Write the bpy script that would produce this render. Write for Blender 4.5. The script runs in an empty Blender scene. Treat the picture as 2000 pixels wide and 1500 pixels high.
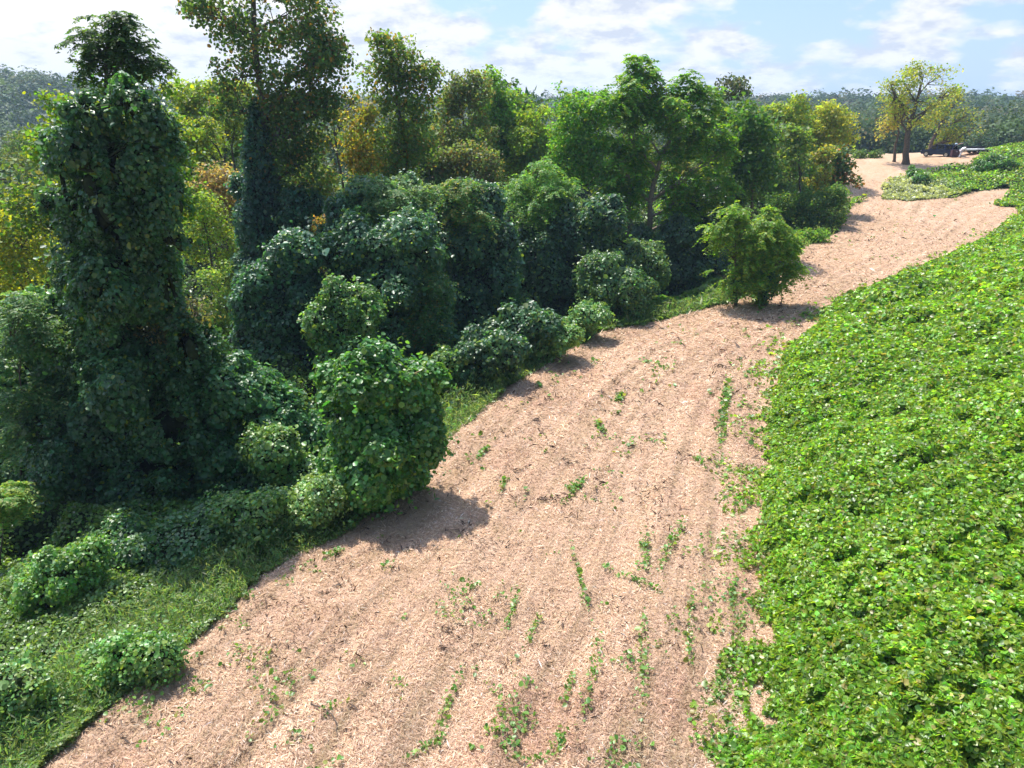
import bpy, math, random
import numpy as np
import zlib
from mathutils import Vector
R_ = math.radians
S = bpy.context.scene
COL = S.collection
rng = np.random.default_rng(7)
random.seed(7)

# ------------------------------------------------------------------ camera, sky, sun, exposure
F, PITCH, CZ = 1376.0, R_(21.8), 12.0
cam = bpy.data.cameras.new("camera"); camo = bpy.data.objects.new("camera", cam); COL.objects.link(camo)
camo.location = (0, 0, CZ); camo.rotation_euler = (math.pi/2 - PITCH, 0, 0)
cam.sensor_fit = 'HORIZONTAL'; cam.sensor_width = 36; cam.lens = 36 * F / 2000
cam.clip_start = 0.1; cam.clip_end = 6000
S.camera = camo
SUN_EL, SUN_AZ = R_(62), R_(-36)                   # azimuth from +Y, negative = to the left
sd = Vector((math.cos(SUN_EL)*math.sin(SUN_AZ), math.cos(SUN_EL)*math.cos(SUN_AZ), math.sin(SUN_EL)))
sl = bpy.data.lights.new("sun", 'SUN'); so = bpy.data.objects.new("sun", sl); COL.objects.link(so)
sl.energy = 4.8; sl.angle = R_(0.5); sl.color = (1.0, 0.955, 0.88)
so.rotation_euler = sd.to_track_quat('Z', 'Y').to_euler()
S.view_settings.view_transform = 'Standard'; S.view_settings.look = 'None'
S.view_settings.exposure = 0.62; S.view_settings.gamma = 1.0
S.cycles.max_bounces = 8; S.cycles.transmission_bounces = 6; S.cycles.volume_bounces = 0
S.cycles.diffuse_bounces = 4; S.cycles.glossy_bounces = 2

world = bpy.data.worlds.new("World"); S.world = world; world.use_nodes = True
nt = world.node_tree; nt.nodes.clear()
def N(t, typ, **kw):
    n = t.nodes.new(typ)
    for k, v in kw.items():
        if k in n.inputs: n.inputs[k].default_value = v
        else: setattr(n, k, v)
    return n
def math_(t, op, a, b=None, clamp=False):
    n = t.nodes.new('ShaderNodeMath'); n.operation = op; n.use_clamp = clamp
    for i, v in enumerate((a, b)):
        if v is None: continue
        if isinstance(v, (int, float)): n.inputs[i].default_value = v
        else: t.links.new(v, n.inputs[i])
    return n.outputs[0]
def ramp(t, fac, stops):
    n = t.nodes.new('ShaderNodeValToRGB'); t.links.new(fac, n.inputs[0])
    e = n.color_ramp.elements
    while len(e) > 1: e.remove(e[-1])
    e[0].position, e[0].color = stops[0][0], (*stops[0][1], 1)
    for p, c in stops[1:]:
        x = e.new(p); x.color = (*c, 1)
    return n.outputs[0]
def mixc(t, fac, a, b, mode='MIX'):
    n = t.nodes.new('ShaderNodeMix'); n.data_type = 'RGBA'; n.blend_type = mode
    for i, v in ((0, fac), (6, a), (7, b)):
        if isinstance(v, (int, float)): n.inputs[i].default_value = v
        elif isinstance(v, tuple): n.inputs[i].default_value = (*v, 1)
        else: t.links.new(v, n.inputs[i])
    return n.outputs[2]
def build_world():
    t = nt
    sky = N(t, 'ShaderNodeTexSky', sky_type='NISHITA', sun_disc=False)
    sky.sun_elevation = SUN_EL; sky.sun_rotation = SUN_AZ
    sky.air_density = 1.0; sky.dust_density = 0.6; sky.ozone_density = 2.0
    tc = N(t, 'ShaderNodeTexCoord')
    sep = N(t, 'ShaderNodeSeparateXYZ'); t.links.new(tc.outputs['Generated'], sep.inputs[0])
    x, y, z = sep.outputs
    den = math_(t, 'ADD', math_(t, 'MAXIMUM', z, 0.0), 0.32)
    cx = math_(t, 'DIVIDE', x, den); cy = math_(t, 'DIVIDE', y, den)
    cmb = N(t, 'ShaderNodeCombineXYZ'); t.links.new(cx, cmb.inputs[0]); t.links.new(cy, cmb.inputs[1])
    n1 = N(t, 'ShaderNodeTexNoise', Scale=3.4, Detail=9.0, Roughness=0.55, Distortion=0.1)
    mp = N(t, 'ShaderNodeMapping'); t.links.new(cmb.outputs[0], mp.inputs[0]); mp.inputs[1].default_value = (3.1, 1.7, 0)
    t.links.new(mp.outputs[0], n1.inputs[0])
    n2 = N(t, 'ShaderNodeTexNoise', Scale=8.0, Detail=7.0, Roughness=0.6)
    mp2 = N(t, 'ShaderNodeMapping'); t.links.new(cmb.outputs[0], mp2.inputs[0]); mp2.inputs[1].default_value = (8.1, 4.7, 2)
    t.links.new(mp2.outputs[0], n2.inputs[0])
    # more cloud towards the sun's side, bluer away from it
    side = math_(t, 'MULTIPLY', x, -0.20)
    low = math_(t, 'MULTIPLY', z, -0.9)
    f = math_(t, 'ADD', math_(t, 'ADD', n1.outputs[0], side), low)
    cov = ramp(t, f, [(0.30, (0,)*3), (0.35, (.5,)*3), (0.415, (1,)*3)])
    body = ramp(t, math_(t, 'ADD', n2.outputs[0], math_(t, 'MULTIPLY', side, .35)), [(0.38, (4.4, 4.8, 5.6)), (0.46, (5.6, 5.8, 6.2)), (0.54, (6.45, 6.5, 6.6))])
    blue = mixc(t, 0.75, sky.outputs[0], (3.1, 4.45, 6.4))
    skyc = mixc(t, ramp(t, z, [(0.0, (1,)*3), (0.35, (0,)*3)]), sky.outputs[0], blue)
    col = mixc(t, cov, skyc, body)
    vd = N(t, 'ShaderNodeVectorMath', operation='DOT_PRODUCT'); t.links.new(tc.outputs['Generated'], vd.inputs[0]); vd.inputs[1].default_value = sd
    glow = ramp(t, vd.outputs['Value'], [(.52, (1,)*3), (1.0, (4.4, 4.2, 4.0))])
    col = mixc(t, 1.0, col, glow, 'MULTIPLY')
    bg = N(t, 'ShaderNodeBackground', Strength=0.105); t.links.new(col, bg.inputs[0])
    out = N(t, 'ShaderNodeOutputWorld'); t.links.new(bg.outputs[0], out.inputs[0])
build_world()

# ------------------------------------------------------------------ numeric helpers
def vnoise(P, seed=0):
    P = np.asarray(P, float); i = np.floor(P).astype(np.int64); f = P - i; f = f*f*(3-2*f)
    def h(a, b, c):
        v = (a*374761393 + b*668265263 + c*1274126177 + seed*974634777) & 0xffffffff
        v = ((v ^ (v >> 13)) * 1274126177) & 0xffffffff
        v = v ^ (v >> 16)
        return (v & 0xffffff) / float(0xffffff)
    x, y, z = i[:, 0], i[:, 1], i[:, 2]; fx, fy, fz = f[:, 0], f[:, 1], f[:, 2]
    r = 0
    for dx in (0, 1):
        for dy in (0, 1):
            for dz in (0, 1):
                w = (fx if dx else 1-fx)*(fy if dy else 1-fy)*(fz if dz else 1-fz)
                r = r + w*h(x+dx, y+dy, z+dz)
    return r
def fbm(P, o=3, seed=0):
    P = np.asarray(P, float); r = 0; a = 0.5; tot = 0
    for k in range(o):
        r = r + a*vnoise(P*2**k + 17.3*k, seed+k); tot += a; a *= .5
    return r/tot
def fbm2(x, y, o=3, seed=0): return fbm(np.stack([x, y, np.zeros_like(x)+.37], 1), o, seed)
def smooth(a, b, x):
    t = np.clip((x-a)/(b-a), 0, 1); return t*t*(3-2*t)
def norm(v): return v/np.maximum(np.linalg.norm(v, axis=-1, keepdims=True), 1e-9)

# ------------------------------------------------------------------ terrain
PY = np.array([-60, 0, 34, 45, 60, 78, 88, 96, 109, 118, 150]); PZ = np.array([-1, 0, 0, .15, .9, 2.4, 3.9, 4.8, 4.9, 3.6, -6.])
def prof(Y): return np.interp(Y, PY, PZ)
def ray(px, py):
    u, v = (px-1000)/F, (750-py)/F
    return np.array([u, math.cos(PITCH)+v*math.sin(PITCH), -math.sin(PITCH)+v*math.cos(PITCH)])
def hit_prof(px, py):
    d = ray(px, py); ys = np.linspace(5, 130, 3000)
    z = CZ + d[2]/d[1]*ys; k = np.argmax(z <= prof(ys)+1e-9)
    y = ys[k] if (z <= prof(ys)).any() else 105.
    return (d[0]/d[1]*y, y)
Lpx = [(100,1500),(330,1290),(450,1190),(540,1110),(690,1030),(770,960),(850,885),(960,785),(1060,712),(1180,648),(1290,628),(1400,598),(1500,565),(1545,500),(1585,478),(1640,455),(1662,398),(1650,330)]
Rpx = [(1474,1500),(1494,1300),(1490,1150),(1484,950),(1490,850),(1532,690),(1620,602),(1700,565),(1800,530),(1900,482),(1985,425)]
L = np.array([(-8.6, -40), (-8.6, 4)] + [hit_prof(*p) for p in Lpx]); L = np.vstack([L, [L[-1]+[1, 15]], [L[-1]+[6, 60]]])
Rr = np.array([(4.9, -40), (4.9, 2)] + [hit_prof(*p) for p in Rpx]); Rr = np.vstack([Rr, [Rr[-1]+[9, 3]], [Rr[-1]+[80, 10]]])
for A in (L, Rr):
    for i in range(1, len(A)): A[i, 1] = max(A[i, 1], A[i-1, 1]+.05)
def pdist(x, y, A):
    best = np.full(x.shape, 1e9); s = np.zeros_like(x); acc = 0
    for i in range(len(A)-1):
        a, b = A[i], A[i+1]; d = b-a; l2 = d@d; l = math.sqrt(l2)
        t = np.clip(((x-a[0])*d[0]+(y-a[1])*d[1])/l2, 0, 1)
        q = np.hypot(x-a[0]-t*d[0], y-a[1]-t*d[1]); m = q < best
        best = np.where(m, q, best); s = np.where(m, acc+t*l, s); acc += l
    return best, s
def dleft(x, y):   # + outside, to the left of the mown strip
    d, s = pdist(x, y, L); return np.where(x < np.interp(y, L[:, 1], L[:, 0]), d, -d), s
def dright(x, y):  # + outside, to the right
    d, s = pdist(x, y, Rr); return np.where(x > np.interp(y, Rr[:, 1], Rr[:, 0]), d, -d), s
def ground_z(x, y, fine=False):
    x = np.asarray(x, float).ravel(); y = np.asarray(y, float).ravel()
    dl, sL = dleft(x, y); dr, sR = dright(x, y)
    z = prof(y)
    z = z - 9.5*(1-np.exp(-np.maximum(dl, 0)/27.)) * (0.35+.65*smooth(0, 30, 90-np.clip(y, 0, 90)+8))
    bank = 1-smooth(60, 74, y)
    dd = np.maximum(dr, 0)
    z = z + bank*(0.36*np.minimum(dd, 14) + .25*np.clip(dd-14, 0, 25))
    # the green hump at the far right end and the bank in front of the knoll
    z = z + 2.6*np.exp(-((x-72)**2/(2*9.5**2)+(y-92)**2/(2*9**2)))
    z = z - 2.0*smooth(70, 84, y)*smooth(62, 34, x)*(1-smooth(86, 97, y))*smooth(30, 48, x)*0
    z = z + .35*(fbm2(x*.09, y*.09, 2, 3)-.5)*smooth(0, 6, np.abs(dl))
    r = np.hypot(x, y-30)
    nz = fbm2(x*.006+5, y*.006, 3, 11)
    wr_ = smooth(-30, 60, x)
    zf = -15 + 9.5*wr_ + 6*(nz-.5)
    zf = zf + (17-8.5*wr_)*smooth(210, 620, y + .25*np.abs(x)) - 10*smooth(700, 1200, y)
    zf = zf + 25*np.exp(-(((x+285)/135)**2 + ((y-330)/120)**2))
    w = smooth(70, 150, r) * np.where(y < 112, smooth(60, 110, np.abs(x-30)), 1)
    w = np.maximum(w, smooth(110, 165, y))
    z = z*(1-w) + zf*w
    if fine:
        wr = np.clip(-dl, 0, 3)/3*np.clip(-dr, 0, 1)
        u = dl/(np.abs(dl)+np.abs(dr)+.01)*12
        rut = np.sin(u*5.1+.8*fbm2(x*.2, y*.2, 2, 9)*6)*.022
        z = z + np.where((dl < 0) & (dr < 0), rut*wr + .10*(fbm2(x*.8, y*.8, 3, 21)-.5) + .06*(fbm2(x*4, y*4, 2, 23)-.5), .12*(fbm2(x*.7, y*.7, 2, 22)-.5))
    return z
def gz(x, y): return float(ground_z([x], [y])[0])
def at(px, py, Y):
    d = ray(px, py); t = Y/d[1]
    return np.array([d[0]*t, Y, CZ+d[2]*t]), t/F          # point, metres per photo pixel there
def hit(px, py):
    d = ray(px, py); ys = np.linspace(6, 140, 1400); z = CZ+d[2]/d[1]*ys; g = ground_z(d[0]/d[1]*ys, ys)
    m = z <= g; k = np.argmax(m) if m.any() else len(ys)-1
    return np.array([d[0]/d[1]*ys[k], ys[k], g[k]])

# straw regions (world polygons)
def inpoly(x, y, P):
    c = np.zeros(x.shape, bool); j = len(P)-1
    for i in range(len(P)):
        xi, yi = P[i]; xj, yj = P[j]
        with np.errstate(divide='ignore', invalid='ignore'):
            m = ((yi > y) != (yj > y)) & (x < (xj-xi)*(y-yi)/(yj-yi+1e-12)+xi)
        c ^= m; j = i
    return c
def pg(pts): return np.array([hit_prof(*p) for p in pts])
farline = [(1990,408),(1940,402),(1980,374),(1905,377),(1850,390),(1775,395),(1716,390),(1728,368),(1790,343),(1895,338),(1900,322.5),(1650,326),(1662,398),(1640,455)]
straw_main = np.vstack([L[:-3], [hit_prof(*p) for p in [(1662,398),(1716,390),(1775,395),(1850,390),(1905,377),(1980,374),(1940,402),(1990,408)]], Rr[:-2][::-1]])
neck = pg([(1655,392),(1722,392),(1728,366),(1745,348),(1795,341),(1895,337),(1902,322.5)])
neck = np.vstack([neck, [[74, 108], [40, 108]], pg([(1648,326)])])
def straw_ground(x, y):     # cut straw also lies a little way under the growing edges
    dl, _ = dleft(x, y); dr, _ = dright(x, y)
    return straw_mask(x, y) | ((dl < 1.1) & (dr < 1.7) & (y < 60))
def straw_mask(x, y):
    wx = x+(fbm2(x*.5, y*.5, 3, 31)-.5)*1.1+(fbm2(x*2.5, y*2.5, 2, 33)-.5)*.5; wy = y+(fbm2(x*.5+9, y*.5, 3, 32)-.5)*1.1
    return inpoly(wx, wy, straw_main) | inpoly(wx, wy, neck)

# ------------------------------------------------------------------ mesh + object helpers
def tag(o, label=None, cat=None, group=None, kind=None):
    if label: o["label"] = label
    if cat: o["category"] = cat
    if group: o["group"] = group
    if kind: o["kind"] = kind
    return o
def link(o, parent=None):
    COL.objects.link(o)
    if parent is not None: o.parent = parent
    return o
def thing(name, label, cat, loc=(0, 0, 0), group=None, rz=0):
    o = link(bpy.data.objects.new(name, None)); o.location = tuple(float(v) for v in loc); o.rotation_euler = (0, 0, rz)
    o.empty_display_size = .3
    return tag(o, label, cat, group)
def raw_mesh(name, V, faces_flat, nper, mats, tint=None, extra=None, smooth_=False, matidx=None):
    me = bpy.data.meshes.new(name); V = np.ascontiguousarray(V, np.float32)
    nf = len(faces_flat)//nper
    me.vertices.add(len(V)); me.vertices.foreach_set('co', V.ravel())
    me.loops.add(len(faces_flat)); me.loops.foreach_set('vertex_index', np.ascontiguousarray(faces_flat, np.int32))
    me.polygons.add(nf); me.polygons.foreach_set('loop_start', np.arange(0, nf*nper, nper, dtype=np.int32))
    if matidx is not None: me.polygons.foreach_set('material_index', np.ascontiguousarray(matidx, np.int32))
    me.update(calc_edges=True)
    if smooth_: me.polygons.foreach_set('use_smooth', np.ones(nf, bool))
    if tint is not None:
        a = me.attributes.new('tint', 'FLOAT_COLOR', 'FACE')
        c = np.ones((nf, 4), np.float32); c[:, :3] = tint; a.data.foreach_set('color', c.ravel())
    if extra:
        for k, arr in extra.items():
            a = me.attributes.new(k, 'FLOAT_VECTOR', 'POINT'); a.data.foreach_set('vector', np.ascontiguousarray(arr, np.float32).ravel())
    for m in (mats if isinstance(mats, (list, tuple)) else [mats]): me.materials.append(m)
    return me
LEAF6 = (np.array([(-.5,0,0),(-.2,.42,.10),(.22,.34,.07),(.52,0,-.06),(.22,-.34,.07),(-.2,-.42,.10)]), np.array([0,3,2,1, 0,5,4,3]))
LEAF4 = (np.array([(-.5,0,0),(.0,.30,.05),(.5,0,-.04),(.0,-.30,.05)]), np.array([0,3,2,1]))
def leaf_mesh(name, P, Nn, T, size, tint, mat, tpl=LEAF6, asp=1.0, origin=(0, 0, 0)):
    Nn = norm(Nn); T = T - Nn*np.sum(T*Nn, 1, keepdims=True); T = norm(T); B = np.cross(Nn, T)
    tv, tf = tpl; n = len(P); k = len(tv); q = len(tf)//4
    size = np.broadcast_to(size, (n,))[:, None, None]
    V = P[:, None, :] - np.asarray(origin) + size*(tv[None, :, 0:1]*T[:, None] + asp*tv[None, :, 1:2]*B[:, None] + tv[None, :, 2:3]*Nn[:, None])
    Fc = (tf[None, :] + (np.arange(n)*k)[:, None]).ravel()
    return raw_mesh(name, V.reshape(-1, 3), Fc, 4, mat, np.repeat(tint, q, axis=0))
def rnd(n, k=3): return rng.normal(size=(n, k))
def addobj(name, me, parent=None): return link(bpy.data.objects.new(name, me), parent)
def tube_mesh(name, paths, mat, origin=(0, 0, 0), sides=7):
    VV, FF, off = [], [], 0
    for pts, rad in paths:
        pts = np.asarray(pts, float); m = len(pts)
        d = norm(np.gradient(pts, axis=0)); ref = np.array([.31, .95, .05])
        a = norm(np.cross(d, ref)); b = np.cross(d, a)
        ang = np.linspace(0, 2*math.pi, sides, endpoint=False)
        ring = (np.cos(ang)[None, :, None]*a[:, None]+np.sin(ang)[None, :, None]*b[:, None])*np.asarray(rad)[:, None, None]
        VV.append((pts[:, None]+ring).reshape(-1, 3)-np.asarray(origin))
        for i in range(m-1):
            for j in range(sides):
                FF += [off+i*sides+j, off+i*sides+(j+1) % sides, off+(i+1)*sides+(j+1) % sides, off+(i+1)*sides+j]
        off += m*sides
    return raw_mesh(name, np.vstack(VV), np.array(FF), 4, mat, smooth_=True)
def bend(a, b, n=6, amp=.06):
    a, b = np.asarray(a, float), np.asarray(b, float); t = np.linspace(0, 1, n)[:, None]
    l = np.linalg.norm(b-a); p = a+(b-a)*t
    w = np.cumsum(rng.normal(size=(n, 3)), 0); w -= w[0]; w = w-(w[-1])*t
    return p + w*amp*l/math.sqrt(n)
# ico sphere template for the dark filler cores of the draped vines
import bmesh
_bm = bmesh.new(); bmesh.ops.create_icosphere(_bm, subdivisions=3, radius=1)
ICOV = np.array([v.co[:] for v in _bm.verts]); ICOF = np.array([[v.index for v in f.verts] for f in _bm.faces]); _bm.free()

# ------------------------------------------------------------------ materials
def newmat(name):
    m = bpy.data.materials.new(name); m.use_nodes = True; m.node_tree.nodes.clear(); return m, m.node_tree
def leaf_mat(name, trans=.42, gloss=.35, rough=.42, boost=(1.9, 1.75, .8)):
    m, t = newmat(name)
    at_ = N(t, 'ShaderNodeAttribute', attribute_name='tint'); c = at_.outputs['Color']
    p = N(t, 'ShaderNodeBsdfPrincipled', Roughness=rough); t.links.new(c, p.inputs['Base Color'])
    p.inputs['Specular IOR Level'].default_value = gloss
    tr = N(t, 'ShaderNodeBsdfTranslucent'); t.links.new(mixc(t, 1.0, c, boost, 'MULTIPLY'), tr.inputs[0])
    mx = N(t, 'ShaderNodeMixShader'); mx.inputs[0].default_value = trans
    t.links.new(p.outputs[0], mx.inputs[1]); t.links.new(tr.outputs[0], mx.inputs[2])
    o = N(t, 'ShaderNodeOutputMaterial'); t.links.new(mx.outputs[0], o.inputs[0]); return m
M_LEAF = leaf_mat('leaf', .46, .3, .5, (2.2, 2.1, .8)); M_KUDZU = leaf_mat('kudzu_leaf', .40, .65, .40, (2.1, 2.0, .8))
M_FAR = leaf_mat('far_leaf', .25, .2, .6)
def simple(name, col, rough=.6, metal=0, noise=None, spec=.4):
    m, t = newmat(name); p = N(t, 'ShaderNodeBsdfPrincipled', Roughness=rough, Metallic=metal)
    p.inputs['Specular IOR Level'].default_value = spec
    if noise:
        n = N(t, 'ShaderNodeTexNoise', Scale=noise[0], Detail=5.0, Roughness=.65); tc = N(t, 'ShaderNodeTexCoord')
        t.links.new(tc.outputs['Object'], n.inputs[0])
        c = ramp(t, n.outputs[0], [(.3, tuple(v*noise[1] for v in col)), (.7, tuple(min(1, v*noise[2]) for v in col))])
        t.links.new(c, p.inputs['Base Color'])
        b = N(t, 'ShaderNodeBump', Strength=.5, Distance=.03); t.links.new(n.outputs[0], b.inputs['Height']); t.links.new(b.outputs[0], p.inputs['Normal'])
    else: p.inputs['Base Color'].default_value = (*col, 1)
    o = N(t, 'ShaderNodeOutputMaterial'); t.links.new(p.outputs[0], o.inputs[0]); return m
M_BARK = simple('bark', (.11, .085, .065), .9, noise=(9, .5, 1.6), spec=.15)
M_BARKP = simple('pale_bark', (.2, .165, .13), .9, noise=(7, .6, 1.5), spec=.15)
M_DARK_FILL = simple('dark_vine_fill', (.032, .045, .02), .95, noise=(5, .5, 1.5), spec=.05)  # dark colour stands in for the shade inside the growth
M_TEND = simple('tendril', (.30, .22, .10), .7)
def attr_mat(name, rough=.8, trans=0.0):
    m, t = newmat(name); at_ = N(t, 'ShaderNodeAttribute', attribute_name='tint')
    p = N(t, 'ShaderNodeBsdfPrincipled', Roughness=rough); t.links.new(at_.outputs['Color'], p.inputs['Base Color'])
    p.inputs['Specular IOR Level'].default_value = .25
    o = N(t, 'ShaderNodeOutputMaterial')
    if trans:
        tr = N(t, 'ShaderNodeBsdfTranslucent'); t.links.new(at_.outputs['Color'], tr.inputs[0])
        mx = N(t, 'ShaderNodeMixShader'); mx.inputs[0].default_value = trans
        t.links.new(p.outputs[0], mx.inputs[1]); t.links.new(tr.outputs[0], mx.inputs[2]); t.links.new(mx.outputs[0], o.inputs[0])
    else: t.links.new(p.outputs[0], o.inputs[0])
    return m
M_STRAW = attr_mat('straw', .6, .25)
def ground_mat():
    m, t = newmat('ground')
    a = N(t, 'ShaderNodeAttribute', attribute_name='zone'); sep = N(t, 'ShaderNodeSeparateXYZ'); t.links.new(a.outputs['Vector'], sep.inputs[0])
    across, along, mask = sep.outputs
    tc = N(t, 'ShaderNodeTexCoord'); ob = tc.outputs['Object']
    def nz(sc, det=6., ro=.65, vec=None, dist=0.):
        n = N(t, 'ShaderNodeTexNoise', Scale=sc, Detail=det, Roughness=ro, Distortion=dist); t.links.new(vec or ob, n.inputs[0]); return n.outputs[0]
    cmb = N(t, 'ShaderNodeCombineXYZ'); t.links.new(math_(t, 'MULTIPLY', across, 1.6), cmb.inputs[0]); t.links.new(math_(t, 'MULTIPLY', along, .16), cmb.inputs[1])
    lines = nz(1.0, 6., .6, cmb.outputs[0], .6)
    fine = nz(9, 8., .75); med = nz(1.3, 5., .6); grain = nz(38, 4., .7); big = nz(.22, 4., .55)
    c = ramp(t, fine, [(.25, (.34, .22, .16)), (.40, (.54, .375, .285)), (.56, (.66, .48, .37)), (.75, (.78, .62, .50))])
    c = mixc(t, ramp(t, grain, [(.35, (.55,)*3), (.62, (0,)*3)]), c, (.22, .145, .10))
    c = mixc(t, ramp(t, med, [(.42, (.45,)*3), (.6, (0,)*3)]), c, (.40, .28, .16))
    c = mixc(t, ramp(t, lines, [(.36, (.55,)*3), (.50, (0,)*3)]), c, (.33, .235, .15))
    c = mixc(t, ramp(t, lines, [(.54, (0,)*3), (.68, (.45,)*3)]), c, (.66, .50, .40))
    c = mixc(t, ramp(t, big, [(.45, (0,)*3), (.65, (.25,)*3)]), c, (.50, .36, .26))
    gm = math_(t, 'MULTIPLY', ramp(t, nz(1.9, 7., .75), [(.57, (0,)*3), (.66, (1,)*3)]), ramp(t, nz(13., 5., .7), [(.45, (0,)*3), (.6, (.75,)*3)]))
    c = mixc(t, gm, c, (.12, .15, .045))
    c = mixc(t, 1.0, c, (.97, .90, .80), 'MULTIPLY')
    soil = ramp(t, fine, [(.3, (.03, .03, .014)), (.7, (.07, .075, .03))])
    col = mixc(t, mask, soil, c)
    p = N(t, 'ShaderNodeBsdfPrincipled', Roughness=.9); t.links.new(col, p.inputs['Base Color']); p.inputs['Specular IOR Level'].default_value = .15
    hgt = math_(t, 'ADD', math_(t, 'MULTIPLY', fine, .6), math_(t, 'ADD', math_(t, 'MULTIPLY', grain, .35), math_(t, 'MULTIPLY', lines, .8)))
    b = N(t, 'ShaderNodeBump', Strength=.8, Distance=.10); t.links.new(hgt, b.inputs['Height']); t.links.new(b.outputs[0], p.inputs['Normal'])
    o = N(t, 'ShaderNodeOutputMaterial'); t.links.new(p.outputs[0], o.inputs[0]); return m

# ------------------------------------------------------------------ ground sheet
def axis(lo, hi, a, b, step, grow=1.10):
    mid = np.arange(a, b+1e-6, step); out = [mid]
    v, s, L_ = b, step, []
    while v < hi: s = min(s*grow, 22); v += s; L_.append(v)
    out.append(L_); v, s, L_ = a, step, []
    while v > lo: s = min(s*grow, 22); v -= s; L_.append(v)
    out.insert(0, L_[::-1]); return np.concatenate(out)
gx = axis(-1350, 1350, -16, 52, .16); gy = axis(-300, 1350, 6, 104, .18)
GX, GY = np.meshgrid(gx, gy); x = GX.ravel(); y = GY.ravel()
z = ground_z(x, y, True); dl, sL = dleft(x, y); dr, sR = dright(x, y)
wd = np.abs(dl)+np.abs(dr)+.01; mk = straw_ground(x, y).astype(float)
zone = np.stack([np.clip(np.abs(dl)/wd, 0, 1)*12.5, np.where(np.abs(dl) < np.abs(dr), sL, sR*1.02), mk], 1)
nx, ny = len(gx), len(gy); ii = (np.arange(ny-1)[:, None]*nx+np.arange(nx-1)[None]).ravel()
me = raw_mesh('ground', np.stack([x, y, z], 1), np.stack([ii, ii+1, ii+nx+1, ii+nx], 1).ravel(), 4, ground_mat(), extra={'zone': zone}, smooth_=True)
tag(addobj('ground', me), kind='structure')

# ------------------------------------------------------------------ colours (linear)
G_KUDZU = np.array((.085, .20, .018)); G_KDARK = np.array((.045, .115, .028)); G_TREE = np.array((.06, .125, .022)); G_YEL = np.array((.20, .22, .025))
G_ORANGE = np.array((.33, .16, .03)); G_WEED = np.array((.085, .16, .035)); G_BLUE = np.array((.05, .115, .05)); G_OLIVE = np.array((.10, .125, .035)); G_GOLD = np.array((.30, .27, .04))
def tints(n, base, var=.22, alt=None, altp=0.0, clump=None):
    c = np.tile(np.asarray(base, float), (n, 1)); s = np.exp(rng.normal(size=(n, 1))*var)
    if clump is not None: s = s*np.exp((clump[:, None]-.5)*.7)
    c = c*s*1.42; c[:, 0] *= np.exp(rng.normal(size=n)*.18)
    if alt is not None:
        p = rng.random(n) < (altp if clump is None else np.clip(altp*2*clump, 0, 1)); c[p] = np.asarray(alt)*np.exp(rng.normal(size=(p.sum(), 1))*.25)
    return np.clip(c, .004, .8)

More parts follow.
